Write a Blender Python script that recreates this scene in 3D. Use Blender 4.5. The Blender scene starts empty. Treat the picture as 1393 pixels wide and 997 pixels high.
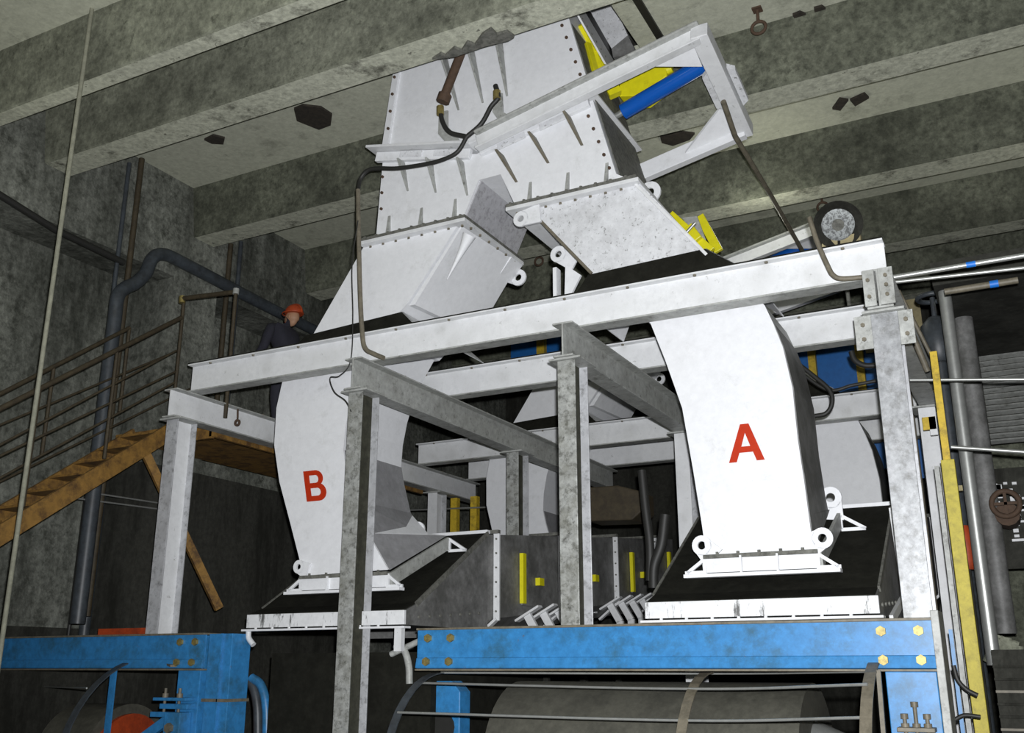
import bpy, math, random
from mathutils import Vector, Matrix
random.seed(7)
# ------------------------------------------------------------------ camera, light, exposure
PITCH = math.atan(410/1358.); YAW = math.radians(27.7); H0 = 1.6; FPX = 1358.
S = bpy.context.scene
cam_d = bpy.data.cameras.new('camera'); cam = bpy.data.objects.new('camera', cam_d)
S.collection.objects.link(cam); S.camera = cam
cam_d.sensor_width = 36; cam_d.lens = 36*FPX/1393.; cam_d.clip_end = 200
cam.location = (0, 0, H0); cam.rotation_euler = (math.pi/2+PITCH, 0, YAW)
S.view_settings.view_transform = 'Standard'; S.view_settings.look = 'None'
S.view_settings.gamma = 1; S.view_settings.use_curve_mapping = False
S.view_settings.exposure = 0.0
FLASH = 4250; AMB = 0.012; FILL = 36
w = bpy.data.worlds.new('world'); S.world = w; w.use_nodes = True
w.node_tree.nodes['Background'].inputs[0].default_value = (0.95, 1.0, 0.85, 1)
w.node_tree.nodes['Background'].inputs[1].default_value = AMB
fl = bpy.data.lights.new('camera_flash', 'SPOT'); fl.energy = FLASH; fl.shadow_soft_size = 0.035
fl.spot_size = math.radians(100); fl.spot_blend = 0.8; fl.color = (0.97, 0.98, 1.0)
flo = bpy.data.objects.new('camera_flash', fl); S.collection.objects.link(flo)
flo.location = (0.06, 0.03, H0+0.16)
flo.rotation_euler = (math.pi/2+PITCH+math.radians(3), 0, YAW-math.radians(4))
for i, (x, y, z, e) in enumerate([(-4.5, 2.5, 7.0, 1.0), (-2.6, 12.0, 7.2, 0.5), (-9.0, 5.5, 6.4, .35), (1.6, 12.5, 6.0, .6)]):  # unseen fill lights, added to soften the falloff of the flash
    l = bpy.data.lights.new('fill_light', 'POINT'); l.energy = FILL*e; l.shadow_soft_size = 0.25; l.color = (1.0, 1.0, 0.86)
    o = bpy.data.objects.new('fill_light', l); S.collection.objects.link(o); o.location = (x, y, z)

# where a sight line of the camera meets a plane of the building
cx, cy = 696.5, 498.5
_fh = Vector((-math.sin(YAW), math.cos(YAW), 0)); _R = Vector((math.cos(YAW), math.sin(YAW), 0)); _Z = Vector((0, 0, 1))
_F = _fh*math.cos(PITCH)+_Z*math.sin(PITCH); _U = -_fh*math.sin(PITCH)+_Z*math.cos(PITCH); _O = Vector((0, 0, H0))
def _ray(px, py): return _F+_R*((px-cx)/FPX)+_U*((cy-py)/FPX)
def atY(px, py, y): r = _ray(px, py); return _O+r*(y/r.y)
def atX(px, py, x): r = _ray(px, py); return _O+r*(x/r.x)
def atZ(px, py, z): r = _ray(px, py); return _O+r*((z-H0)/r.z)
def V(*a): return Vector(a)

# ------------------------------------------------------------------ materials
def mat(name, col, rough=0.6, metal=0.0, dirt=None, dcol=(0.05, 0.05, 0.04), dscale=6.0, dlo=0.5, dhi=0.7, fine=0.15,
        bump=0.0, streak=False, d2=None, d2col=None, d2s=2.0, d2lo=.55, d2hi=.7, spec=0.5):
    m = bpy.data.materials.new(name); m.use_nodes = True
    nt = m.node_tree; N = nt.nodes; L = nt.links; b = N['Principled BSDF']
    b.inputs['Roughness'].default_value = rough; b.inputs['Metallic'].default_value = metal
    b.inputs['Specular IOR Level'].default_value = spec
    tc = N.new('ShaderNodeNewGeometry')
    mp = N.new('ShaderNodeMapping'); L.new(tc.outputs['Position'], mp.inputs[0])
    if streak: mp.inputs['Scale'].default_value = (1, 1, 0.22)
    base = N.new('ShaderNodeRGB'); base.outputs[0].default_value = (*col, 1)
    out = base.outputs[0]
    if fine:
        n = N.new('ShaderNodeTexNoise'); n.inputs['Scale'].default_value = 14; n.inputs['Detail'].default_value = 8
        n.inputs['Roughness'].default_value = .7; L.new(tc.outputs['Position'], n.inputs['Vector'])
        mr = N.new('ShaderNodeMapRange'); mr.inputs['From Min'].default_value = .3; mr.inputs['From Max'].default_value = .7
        mr.inputs['To Min'].default_value = 1-fine; mr.inputs['To Max'].default_value = 1+fine*.6; L.new(n.outputs['Fac'], mr.inputs[0])
        mx = N.new('ShaderNodeVectorMath'); mx.operation = 'SCALE'; L.new(out, mx.inputs[0]); L.new(mr.outputs[0], mx.inputs['Scale'])
        out = mx.outputs[0]
    def layer(out, amount, c, sc, lo, hi, vec, det=10, rg=.75):
        n = N.new('ShaderNodeTexNoise'); n.inputs['Scale'].default_value = sc; n.inputs['Detail'].default_value = det
        n.inputs['Roughness'].default_value = rg; L.new(vec, n.inputs['Vector'])
        mr = N.new('ShaderNodeMapRange'); mr.inputs['From Min'].default_value = lo; mr.inputs['From Max'].default_value = hi
        mr.inputs['To Max'].default_value = amount; L.new(n.outputs['Fac'], mr.inputs[0])
        mi = N.new('ShaderNodeMix'); mi.data_type = 'RGBA'; L.new(mr.outputs[0], mi.inputs[0]); L.new(out, mi.inputs[6]); mi.inputs[7].default_value = (*c, 1)
        return mi.outputs[2]
    if dirt: out = layer(out, dirt, dcol, dscale, dlo, dhi, mp.outputs[0])
    if d2: out = layer(out, d2, d2col, d2s, d2lo, d2hi, tc.outputs['Position'])
    L.new(out, b.inputs['Base Color'])
    if bump:
        n = N.new('ShaderNodeTexNoise'); n.inputs['Scale'].default_value = 9; n.inputs['Detail'].default_value = 9; n.inputs['Roughness'].default_value = .7
        L.new(tc.outputs['Position'], n.inputs['Vector'])
        bp = N.new('ShaderNodeBump'); bp.inputs['Strength'].default_value = bump; bp.inputs['Distance'].default_value = .03
        L.new(n.outputs['Fac'], bp.inputs['Height']); L.new(bp.outputs[0], b.inputs['Normal'])
    return m
M = {}
M['white'] = mat('white_paint', (.76, .77, .79), .5, dirt=.35, dcol=(.3, .3, .27), dscale=4, dlo=.56, dhi=.75, fine=.07, d2=.5, d2col=(.3, .3, .28), d2s=26, d2lo=.66, d2hi=.72)
M['speck'] = mat('speckled_white_paint', (.68, .69, .71), .55, dirt=.5, dcol=(.3, .3, .3), dscale=2.2, dlo=.48, dhi=.7, fine=.15, d2=.85, d2col=(.14, .14, .13), d2s=24, d2lo=.57, d2hi=.64)
M['whitebeam'] = mat('white_beam_paint', (.72, .73, .74), .5, dirt=.8, dcol=(.12, .115, .09), dscale=10, dlo=.62, dhi=.70, fine=.12, d2=.45, d2col=(.3, .3, .28), d2s=3.5, d2lo=.52, d2hi=.7)
M['greybeam'] = mat('dirty_white_steel', (.40, .41, .39), .5, dirt=.9, dcol=(.07, .07, .055), dscale=11, dlo=.54, dhi=.70, fine=.3, d2=.5, d2col=(.2, .2, .18), d2s=3, d2lo=.45, d2hi=.65)
M['colbright'] = mat('bright_galvanized_steel', (.52, .53, .55), .4, .15, dirt=.85, dcol=(.12, .12, .115), dscale=12, dlo=.52, dhi=.68, fine=.35, d2=.5, d2col=(.25, .25, .25), d2s=3.5, d2lo=.45, d2hi=.65)
M['colmid'] = mat('weathered_galvanized_steel', (.36, .37, .38), .4, .15, dirt=.85, dcol=(.14, .14, .13), dscale=9, dlo=.48, dhi=.68, fine=.4, d2=.4, d2col=(.6, .6, .62), d2s=5, d2lo=.55, d2hi=.68)
M['webdark'] = mat('dark_web', (.055, .055, .04), .8, dirt=.5, dcol=(.02, .02, .015), dscale=8, dlo=.45, dhi=.6, fine=.4, spec=.2)  # near-black tone for the web between dirty column flanges
M['lip'] = mat('stained_white_paint', (.74, .75, .76), .5, dirt=.9, dcol=(.05, .05, .045), dscale=9, dlo=.56, dhi=.62, fine=.1, streak=True)
M['col'] = mat('dirty_galvanized_steel', (.42, .43, .41), .45, .2, dirt=.95, dcol=(.06, .06, .05), dscale=13, dlo=.49, dhi=.64, fine=.4, d2=.6, d2col=(.16, .16, .13), d2s=4, d2lo=.45, d2hi=.62)
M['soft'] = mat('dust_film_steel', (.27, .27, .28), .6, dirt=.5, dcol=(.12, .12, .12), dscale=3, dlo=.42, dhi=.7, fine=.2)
M['soft2'] = mat('speckled_grey_sheet', (.42, .42, .44), .6, dirt=.6, dcol=(.2, .19, .2), dscale=18, dlo=.5, dhi=.6, fine=.15)
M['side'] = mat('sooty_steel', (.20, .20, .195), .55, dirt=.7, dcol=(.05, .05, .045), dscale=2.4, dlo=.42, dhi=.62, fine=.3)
M['dust'] = mat('black_dust', (.018, .018, .014), .95, dirt=.7, dcol=(.008, .008, .006), dscale=5, dlo=.4, dhi=.6, fine=.3, bump=.3, spec=.1)
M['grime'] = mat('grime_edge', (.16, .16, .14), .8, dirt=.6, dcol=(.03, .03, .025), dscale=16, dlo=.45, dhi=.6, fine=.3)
M['concrete'] = mat('stained_concrete', (.27, .28, .215), .9, dirt=.9, dcol=(.04, .042, .032), dscale=.9, dlo=.42, dhi=.7, fine=.5, bump=.6, d2=.75, d2col=(.04, .042, .03), d2s=6, d2lo=.56, d2hi=.68, spec=.2)
M['under'] = mat('concrete_soffit', (.50, .51, .41), .9, dirt=.85, dcol=(.06, .06, .045), dscale=2.2, dlo=.54, dhi=.66, fine=.4, bump=.5, d2=.8, d2col=(.05, .05, .04), d2s=7, d2lo=.62, d2hi=.66, spec=.2)
M['concrete_slab'] = mat('concrete_slab', (.50, .51, .41), .9, dirt=.8, dcol=(.09, .09, .07), dscale=.9, dlo=.55, dhi=.72, fine=.2, bump=.25,
                    d2=.5, d2col=(.08, .08, .06), d2s=5, d2lo=.63, d2hi=.68, spec=.2)
M['concrete_side'] = mat('sooty_concrete', (.19, .20, .15), .9, dirt=.9, dcol=(.03, .032, .024), dscale=.8, dlo=.36, dhi=.68, fine=.6, bump=.7, d2=.75, d2col=(.03, .032, .024), d2s=6, d2lo=.52, d2hi=.68, spec=.2)
M['wall'] = mat('mouldy_wall', (.26, .27, .235), .9, dirt=.95, dcol=(.022, .024, .018), dscale=.9, dlo=.36, dhi=.66, fine=.6, bump=.7, streak=True, d2=.8, d2col=(.03, .032, .025), d2s=4.5, d2lo=.5, d2hi=.66, spec=.2)
M['dark'] = mat('dark_wall', (.045, .045, .038), .95, dirt=.8, dcol=(.015, .015, .012), dscale=2, dlo=.45, dhi=.6, fine=.4, streak=True, spec=.2)
M['blue'] = mat('blue_paint', (.035, .21, .48), .4, dirt=.75, dcol=(.03, .08, .09), dscale=3.2, dlo=.48, dhi=.7, fine=.25,
                d2=.85, d2col=(.14, .09, .04), d2s=11, d2lo=.64, d2hi=.69)
M['blue2'] = mat('bright_blue_paint', (.005, .09, .42), .22, fine=.04)
M['bluepanel'] = mat('blue_sheet', (.012, .13, .42), .5, fine=.15)
M['yellow'] = mat('yellow_paint', (.72, .66, .01), .4, dirt=.3, dcol=(.2, .17, .02), dscale=9, dlo=.55, dhi=.7, fine=.1)
M['ochre'] = mat('dusty_yellow_paint', (.60, .42, .03), .6, dirt=.7, dcol=(.09, .06, .02), dscale=8, dlo=.48, dhi=.66, fine=.25)
M['stair'] = mat('rusty_stair_steel', (.26, .14, .03), .7, dirt=.9, dcol=(.07, .035, .012), dscale=6, dlo=.45, dhi=.62, fine=.3)
M['ropegrey'] = mat('rope_grey', (.25, .25, .19), .8, fine=.3)
M['yellowdull'] = mat('dull_yellow', (.50, .42, .05), .6, dirt=.6, dcol=(.16, .13, .03), dscale=10, dlo=.5, dhi=.68, fine=.25)
M['blackrust'] = mat('black_rust', (.035, .028, .02), .9, dirt=.6, dcol=(.012, .01, .008), dscale=20, dlo=.45, dhi=.6, fine=.4)
M['rail'] = mat('rusty_rail', (.055, .042, .022), .7, dirt=.6, dcol=(.025, .018, .01), dscale=9, dlo=.45, dhi=.6, fine=.3)
M['rust'] = mat('rust', (.085, .05, .03), .8, dirt=.6, dcol=(.05, .03, .018), dscale=20, dlo=.45, dhi=.6, fine=.3)
M['pipe'] = mat('dark_blue_grey_pipe', (.055, .065, .075), .45, dirt=.6, dcol=(.02, .02, .02), dscale=5, dlo=.45, dhi=.65, fine=.3)
M['rubber'] = mat('black_rubber', (.02, .02, .018), .55, fine=.2)
M['belt'] = mat('dusty_belt', (.09, .088, .07), .6, dirt=.6, dcol=(.02, .02, .016), dscale=3, dlo=.45, dhi=.7, fine=.3)
M['chrome'] = mat('bright_steel', (.42, .43, .41), .38, .6, fine=.15)
M['brownsteel'] = mat('brown_dusty_steel', (.17, .15, .11), .55, dirt=.5, dcol=(.05, .045, .03), dscale=9, dlo=.45, dhi=.62, fine=.25)
M['red'] = mat('red_lettering', (.46, .03, .006), .6, fine=.12, spec=.2)
M['orange'] = mat('orange_red_paint', (.40, .055, .012), .55, dirt=.6, dcol=(.12, .02, .01), dscale=4, dlo=.45, dhi=.65, fine=.2)
M['brass'] = mat('brass_bolt', (.36, .29, .10), .45, .5, dirt=.5, dcol=(.08, .06, .03), dscale=30, dlo=.45, dhi=.6, fine=.2)
M['cloth'] = mat('dark_navy_cloth', (.018, .018, .028), .9, fine=.3)
M['skin'] = mat('skin', (.36, .20, .12), .6, fine=.1)
M['tape'] = mat('blue_tape', (.01, .16, .60), .5, fine=.1)
M['beige'] = mat('beige_board', (.42, .36, .20), .8, dirt=.5, dcol=(.12, .1, .06), dscale=3, dlo=.45, dhi=.7, fine=.2)
M['glass'] = mat('lamp_glass', (.55, .58, .58), .15, .6, dirt=.8, dcol=(.12, .12, .12), dscale=34, dlo=.45, dhi=.55, fine=.1)

# ------------------------------------------------------------------ mesh helpers
class MB:
    def __init__(s): s.v = []; s.f = []; s.sm = []
    def add(s, vs, fs, smooth=False):
        b = len(s.v); s.v += [Vector(v) for v in vs]
        for f in fs: s.f.append([b+i for i in f]); s.sm.append(smooth)
        return s
    def box(s, x0, x1, y0, y1, z0, z1):
        return s.add([(x0,y0,z0),(x1,y0,z0),(x1,y1,z0),(x0,y1,z0),(x0,y0,z1),(x1,y0,z1),(x1,y1,z1),(x0,y1,z1)],
              [(0,3,2,1),(4,5,6,7),(0,1,5,4),(1,2,6,5),(2,3,7,6),(3,0,4,7)])
    def prism(s, A, B):
        n = len(A)
        return s.add(list(A)+list(B), [tuple(range(n)), tuple(range(2*n-1, n-1, -1))]+[(i, n+i, n+(i+1) % n, (i+1) % n) for i in range(n)])
    def ext(s, pts, axis, a, b):            # pts 2D in the two other axes
        def m(p, t): return {'x': (t, p[0], p[1]), 'y': (p[0], t, p[1]), 'z': (p[0], p[1], t)}[axis]
        return s.prism([m(p, a) for p in pts], [m(p, b) for p in pts])
    def bar(s, p, q, w, h, up=(0, 0, 1)):   # rectangular bar from p to q
        p, q = Vector(p), Vector(q); d = (q-p).normalized(); u = Vector(up)
        sd = d.cross(u)
        if sd.length < 1e-4: sd = d.cross(Vector((1, 0, 0)))
        sd.normalize(); u = sd.cross(d).normalized()
        c = [sd*w/2*a+u*h/2*b for a, b in ((-1,-1),(1,-1),(1,1),(-1,1))]
        return s.prism([p+k for k in c], [q+k for k in c])
    def tube(s, pts, r, n=10, caps=True):
        pts = [Vector(p) for p in pts]; m = len(pts); rings = []; prev = None
        for i, p in enumerate(pts):
            d = (pts[min(i+1, m-1)]-pts[max(i-1, 0)]).normalized()
            if prev is None:
                a = d.cross(Vector((0, 0, 1)))
                if a.length < .1: a = d.cross(Vector((1, 0, 0)))
            else: a = prev-d*prev.dot(d)
            a.normalize(); prev = a; b = d.cross(a)
            rr = r[i] if isinstance(r, (list, tuple)) else r
            rings.append([p+(a*math.cos(2*math.pi*k/n)+b*math.sin(2*math.pi*k/n))*rr for k in range(n)])
        base = [v for R_ in rings for v in R_]
        fs = [(i*n+k, i*n+(k+1) % n, (i+1)*n+(k+1) % n, (i+1)*n+k) for i in range(m-1) for k in range(n)]
        s.add(base, fs, True)
        if caps: s.add(rings[0], [tuple(range(n-1, -1, -1))]); s.add(rings[-1], [tuple(range(n))])
        return s
    def ring(s, c, r0, r1, t, n=20):        # flat washer in an XZ plane, thickness t along y
        c = Vector(c); vs = []
        for y in (-t/2, t/2):
            for r in (r0, r1):
                vs += [c+V(r*math.cos(2*math.pi*k/n), y, r*math.sin(2*math.pi*k/n)) for k in range(n)]
        fs = []
        for k in range(n):
            j = (k+1) % n
            fs += [(k, j, n+j, n+k), (2*n+k, 3*n+k, 3*n+j, 2*n+j), (n+k, n+j, 3*n+j, 3*n+k), (k, 2*n+k, 2*n+j, j)]
        return s.add(vs, fs)
def wloc(o):
    l = Vector((0, 0, 0))
    while o: l += o.location; o = o.parent
    return l
def obj(name, mb, m, parent=None, bevel=0):
    if parent is None:
        xs = [v.x for v in mb.v]; ys = [v.y for v in mb.v]; zs = [v.z for v in mb.v]
        org = V((min(xs)+max(xs))/2, (min(ys)+max(ys))/2, min(zs)); loc = org
    else: org = wloc(parent); loc = V(0, 0, 0)
    me = bpy.data.meshes.new(name); me.from_pydata([tuple(v-org) for v in mb.v], [], mb.f); me.update()
    for p, sm in zip(me.polygons, mb.sm): p.use_smooth = sm
    import bmesh
    bm = bmesh.new(); bm.from_mesh(me); bmesh.ops.recalc_face_normals(bm, faces=bm.faces); bm.to_mesh(me); bm.free()
    me.materials.append(M[m] if isinstance(m, str) else m)
    o = bpy.data.objects.new(name, me); S.collection.objects.link(o); o.location = loc; o.parent = parent
    if bevel:
        b = o.modifiers.new('bevel', 'BEVEL'); b.width = bevel; b.segments = 2; b.limit_method = 'ANGLE'
    return o
def tag(o, label, cat, group=None):
    o['label'] = label; o['category'] = cat
    if group: o['group'] = group
    return o
def thing(name, label, cat, loc, group=None):
    o = bpy.data.objects.new(name, None); S.collection.objects.link(o); o.location = loc; o.empty_display_size = .1
    return tag(o, label, cat, group)
def struct(name, mb, m): o = obj(name, mb, m); o['kind'] = 'structure'; return o
def copy_tree(o, parent=None):
    c = o.copy(); S.collection.objects.link(c); c.parent = parent
    for ch in list(o.children): copy_tree(ch, c)
    return c
def dup(o, off, label):
    c = copy_tree(o); c.location = o.location+Vector(off); c['label'] = label; return c
def smooth(pts, k=8):
    pts = [Vector(p) for p in pts]; P = [pts[0]*2-pts[1]]+pts+[pts[-1]*2-pts[-2]]; out = []
    for i in range(1, len(P)-2):
        a, b, c, d = P[i-1:i+3]
        for j in range(k):
            t = j/k
            out.append(.5*((2*b)+(c-a)*t+(2*a-5*b+4*c-d)*t*t+(3*b-a-3*c+d)*t**3))
    return out+[pts[-1]]
_bm = {}
def bolts(parent, pts, axis='-y', r=.014, h=.016, m='rust', name='bolt'):
    key = (axis, r, h, m)
    if key not in _bm:
        n = 6; mb = MB(); d = {'-y': V(0,-1,0), 'x': V(1,0,0), 'z': V(0,0,1), '-z': V(0,0,-1)}[axis]
        a = V(0,0,1) if axis in ('-y', 'x') else V(1,0,0); b = d.cross(a)
        A = [(a*math.cos(k*math.pi/3)+b*math.sin(k*math.pi/3))*r for k in range(n)]
        mb.prism(A, [p+d*h for p in A])
        me = bpy.data.meshes.new('bolt'); me.from_pydata([tuple(v) for v in mb.v], [], mb.f); me.materials.append(M[m]); _bm[key] = me
    org = wloc(parent)
    for p in pts:
        o = bpy.data.objects.new(name, _bm[key]); S.collection.objects.link(o); o.parent = parent; o.location = Vector(p)-org
def lerp(a, b, t): return Vector(a)*(1-t)+Vector(b)*t
def along(a, b, n, e=.04): return [lerp(a, b, e+(1-2*e)*i/(n-1)) for i in range(n)]
def iprof(c, z0, z1, w, tf=.018, tw=.014):  # I section, first coordinate horizontal
    h = w/2; t = tw/2
    return [(c-h,z0),(c+h,z0),(c+h,z0+tf),(c+t,z0+tf),(c+t,z1-tf),(c+h,z1-tf),(c+h,z1),(c-h,z1),(c-h,z1-tf),(c-t,z1-tf),(c-t,z0+tf),(c-h,z0+tf)]

# ------------------------------------------------------------------ the building
ZB, ZS, XW = 7.65, 8.4, -10.4
struct('floor', MB().box(-16, 8, -3, 24, -.1, 0), 'dark')
HX0, HX1, HY0, HY1 = -6.25, -3.3, 8.15, 9.72           # opening in the slab that the forked chute passes through
slab = MB().box(-16, 8, -3, HY0, ZS, ZS+.25).box(-16, 8, HY1, 24, ZS, ZS+.25).box(-16, HX0, HY0, HY1, ZS, ZS+.25).box(HX1, 8, HY0, HY1, ZS, ZS+.25)
struct('ceiling', slab, 'concrete_slab')
struct('wall_upper', MB().box(-7, -2, 10.6, 10.7, ZS+.25, 12), 'dark')
for i, (ya, yb) in enumerate([(6.17, 6.40), (7.22, 7.63), (9.76, 10.18), (12.33, 12.76), (14.72, 15.12), (17.1, 17.5)]):
    mb = MB().ext([(ya, ZB+.015), (ya+.02, ZB), (yb-.02, ZB), (yb, ZB+.015), (yb+.03, ZS), (ya-.05, ZS-.03), (ya-.1, ZS)], 'x', XW-.3, 8)
    o = struct('trim_%d' % (i+1), mb, 'concrete_side' if i > 1 else 'concrete')
    o.data.materials.append(M['under'])
    for p in o.data.polygons:
        if p.normal.z < -.9: p.material_index = 1
struct('wall_left', MB().box(-11.4, -11.12, -3, 24, 0, ZS), 'wall')
struct('trim_7', MB().box(-11.12, XW, -3, 24, 6.93, ZS), 'wall')
for i, yp in enumerate((4.9, 9.9, 14.8)):
    struct('trim_%d' % (8+i), MB().box(-11.12, XW, yp-.42, yp+.42, 0, 6.93), 'wall')
struct('trim_13', MB().box(-11.1, -10.37, atX(186, 720, -10.37).y, 14.5, 0, 4.22), 'dark')  # flat dark board, its colour standing in for the shade inside a recess
ZR = atY(1300, 384, 10.4).z
struct('trim_14', MB().box(-.62, 7.7, 10.4, 14.2, ZR, ZR+.25), 'dark')
struct('wall_back', MB().box(-11.3, 8, 19.5, 19.8, 0, ZS), 'dark')
struct('wall_right', MB().box(7.7, 8, -3, 24, 0, ZS), 'dark')

# ------------------------------------------------------------------ steel frame
def xbeam(y, x0, x1, label, m='whitebeam', z0=4.66, z1=5.0):
    t = thing('steel_beam', label, 'beam', (x0, y, z0), 'white beams lying across the frame')
    obj('web', MB().box(x0, x1, y-.008, y+.008, z0+.016, z1-.016), m, t)
    obj('top_flange', MB().box(x0, x1, y-.09, y+.09, z1-.016, z1), m, t, .003)
    obj('bottom_flange', MB().box(x0, x1, y-.09, y+.09, z0, z0+.016), 'greybeam', t, .003)
    g = MB().box(x0, x1, y-.092, y-.04, z1, z1+.012)
    obj('dust_layer', g, 'dust', t)
    bolts(t, [(x0+(x1-x0)*(k+.5)/12, y-.06, z1-.016) for k in range(12)], '-z', .016, .014, 'brownsteel')
    return t
xbeam(8.22, -8.55, -.82, 'long white steel beam at front top, highest and nearest, passing over the two lettered chutes')
xbeam(9.8, -8.5, -.9, 'white steel beam directly behind the two lettered front chutes', z0=4.66)
xbeam(13.1, -8.55, -.95, 'white steel beam with an open left end, in front of the rear chutes')
xbeam(14.6, -8.5, -1.0, 'farthest white steel beam, low and mostly hidden behind the others')
CX = [-8.57, -6.01, -3.64, -.87]
CL = ['leftmost crossbeam of the frame, beside the rusty stairs', 'grey crossbeam running back from the floor-standing column right of letter B',
      'grey crossbeam running back from the column left of letter A', 'rightmost crossbeam, seen end on with bolted plates above the right column']
for i, x in enumerate(CX):
    t = thing('steel_crossbeam', CL[i], 'beam', (x, 7.93, 4.33), 'crossbeams running back on the columns')
    y0, y1 = 7.93, 14.95; m = 'whitebeam' if i == 0 else 'greybeam'
    obj('web', MB().box(x-.008, x+.008, y0, y1, 4.346, 4.644), m, t)
    obj('top_flange', MB().box(x-.1, x+.1, y0, y1, 4.644, 4.66), 'greybeam', t, .003)
    obj('bottom_flange', MB().box(x-.1, x+.1, y0, y1, 4.33, 4.346), 'greybeam', t, .003)
    bolts(t, [(x+.055, y0+.25+k*.62, 4.66) for k in range(11)], 'z', .016, .02, 'brownsteel')
    if i == 3:
        obj('splice_plate', MB().box(x-.11, x-.02, y0-.03, y0-.005, 4.345, 4.65), 'greybeam', t, .003)
        obj('splice_plate', MB().box(x+.01, x+.12, y0-.03, y0-.005, 4.345, 4.65), 'greybeam', t, .003)
        bolts(t, [(x-.07, y0-.03, z) for z in (4.42, 4.56)]+[(x+.065, y0-.03, z) for z in (4.42, 4.5, 4.58)], '-y', .016, .02, 'brownsteel')
def column(x, y, z0, z1, label, wd=.175, dp=.30, m='col', gus=False):
    t = thing('steel_column', label, 'column', (x, y, z0), 'steel columns holding up the frame')
    a, b = y-dp/2, y+dp/2
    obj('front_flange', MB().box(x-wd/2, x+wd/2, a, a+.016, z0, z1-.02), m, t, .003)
    obj('web', MB().box(x-.007, x+.007, a+.016, b-.016, z0, z1-.02), 'webdark' if m == 'col' else 'greybeam' if gus else 'whitebeam', t)
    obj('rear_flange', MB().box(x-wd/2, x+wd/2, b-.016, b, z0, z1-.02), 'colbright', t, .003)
    obj('cap_plate', MB().box(x-.16, x+.16, y-.19, y+.19, z1-.02, z1), 'greybeam', t, .004)
    if gus:
        obj('side_plate', MB().box(x-wd/2-.13, x-wd/2, a+.004, a+.02, z1-.3, z1-.02), 'greybeam', t, .003)
        obj('side_plate', MB().box(x+wd/2, x+wd/2+.11, a+.004, a+.02, z1-.3, z1-.02), 'greybeam', t, .003)
        bolts(t, [(x-wd/2-.065, a+.004, z) for z in (z1-.1, z1-.22)]+[(x+wd/2+.055, a+.004, z) for z in (z1-.1, z1-.22)], '-y', .018, .02, 'brownsteel')
    return t
column(CX[0], 8.15, 1.95, 4.33, 'leftmost front column, pale grey, standing on the left blue girder', m='colbright')
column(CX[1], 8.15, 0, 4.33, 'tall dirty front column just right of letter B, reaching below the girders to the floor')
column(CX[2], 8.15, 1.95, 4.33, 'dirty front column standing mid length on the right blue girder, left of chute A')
column(-.86, 8.15, 1.95, 4.33, 'rightmost front column, large and pale, at the right end of the blue girder', m='colmid', gus=True, wd=.205, dp=.28)
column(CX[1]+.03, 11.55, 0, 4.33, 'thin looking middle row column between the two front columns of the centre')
column(CX[2]-.02, 11.5, 0, 4.33, 'middle row column partly hidden by the left edge of chute A', m='whitebeam')
column(-.9, 11.55, 0, 4.33, 'middle row column seen as a narrow strip right behind the rightmost front column', m='whitebeam')
column(CX[0]-.02, 13.75, 0, 4.33, 'short looking far column seen through the gap right of chute B', m='whitebeam')

# ------------------------------------------------------------------ blue girders and posts
def girder(x0, x1, label, plates):
    t = thing('blue_girder', label, 'girder', (x0, 8.0, 1.58), 'blue painted girders')
    obj('web', MB().box(x0, x1, 8.02, 8.04, 1.6, 1.93), 'blue', t)
    obj('lower_lip', MB().ext([(7.985, 1.6), (8.02, 1.59), (8.02, 1.69), (8.005, 1.685)], 'x', x0, x1), 'blue', t, .004)
    obj('top_flange', MB().box(x0, x1, 7.99, 8.3, 1.93, 1.95), 'brownsteel', t, .003)
    obj('bottom_flange', MB().box(x0, x1, 7.98, 8.3, 1.575, 1.592), 'brownsteel', t, .003)
    obj('rear_web', MB().box(x0, x1, 8.27, 8.29, 1.592, 1.93), 'blue', t)
    for xa, xb in plates:
        bolts(t, [(x, 8.02, z) for x in (xa, xb) for z in (1.86,)]+[(x, 7.995, 1.655) for x in (xa, xb)], '-y', .038, .03, 'brass')
    return t
girder(-5.19, -.745, 'blue girder on the right, under hopper A, with bolts at both ends', [(-5.07, -4.83), (-1.13, -.87)])
girder(-11.1, -7.8, 'blue girder on the left, running out of the frame on the left', [(-8.14, -7.93)])
# posts
t = thing('blue_post', 'blue post under the right end of the right girder, with an adjusting bracket', 'post', (-.95, 8.15, 0), 'blue posts under the girders')
obj('post_body', MB().box(-1.13, -.78, 8.0, 8.28, 0, 1.575), 'blue', t, .006)
obj('edge_plate', MB().box(-.775, -.72, 7.97, 8.3, 0, 2.0), 'greybeam', t, .005)
obj('bracket', MB().box(-1.07, -.82, 7.86, 8.0, 1.17, 1.2).box(-1.05, -.84, 7.9, 8.0, 1.10, 1.14), 'brownsteel', t, .004)
for x, h in ((-1.02, 1.29), (-.945, 1.37), (-.87, 1.29)):
    b = obj('adjusting_bolt', MB().tube([(x, 7.93, 1.05), (x, 7.93, h)], .014, 8), 'brownsteel', t)
    obj('nut', MB().tube([(x, 7.93, 1.2), (x, 7.93, 1.225)], .03, 6), 'brownsteel', b); obj('bolt_head', MB().tube([(x, 7.93, h-.035), (x, 7.93, h)], .028, 6), 'brownsteel', b)
obj('lower_block', MB().box(-1.0, -.8, 7.88, 8.0, .9, 1.08), 'blue', t, .01)
t = thing('blue_post', 'narrow blue post under the end of the left girder, with a bearing bracket', 'post', (-8.0, 8.15, 0), 'blue posts under the girders')
obj('post_body', MB().box(-8.14, -7.83, 8.02, 8.28, 0, 1.575), 'blue', t, .006)
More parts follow.
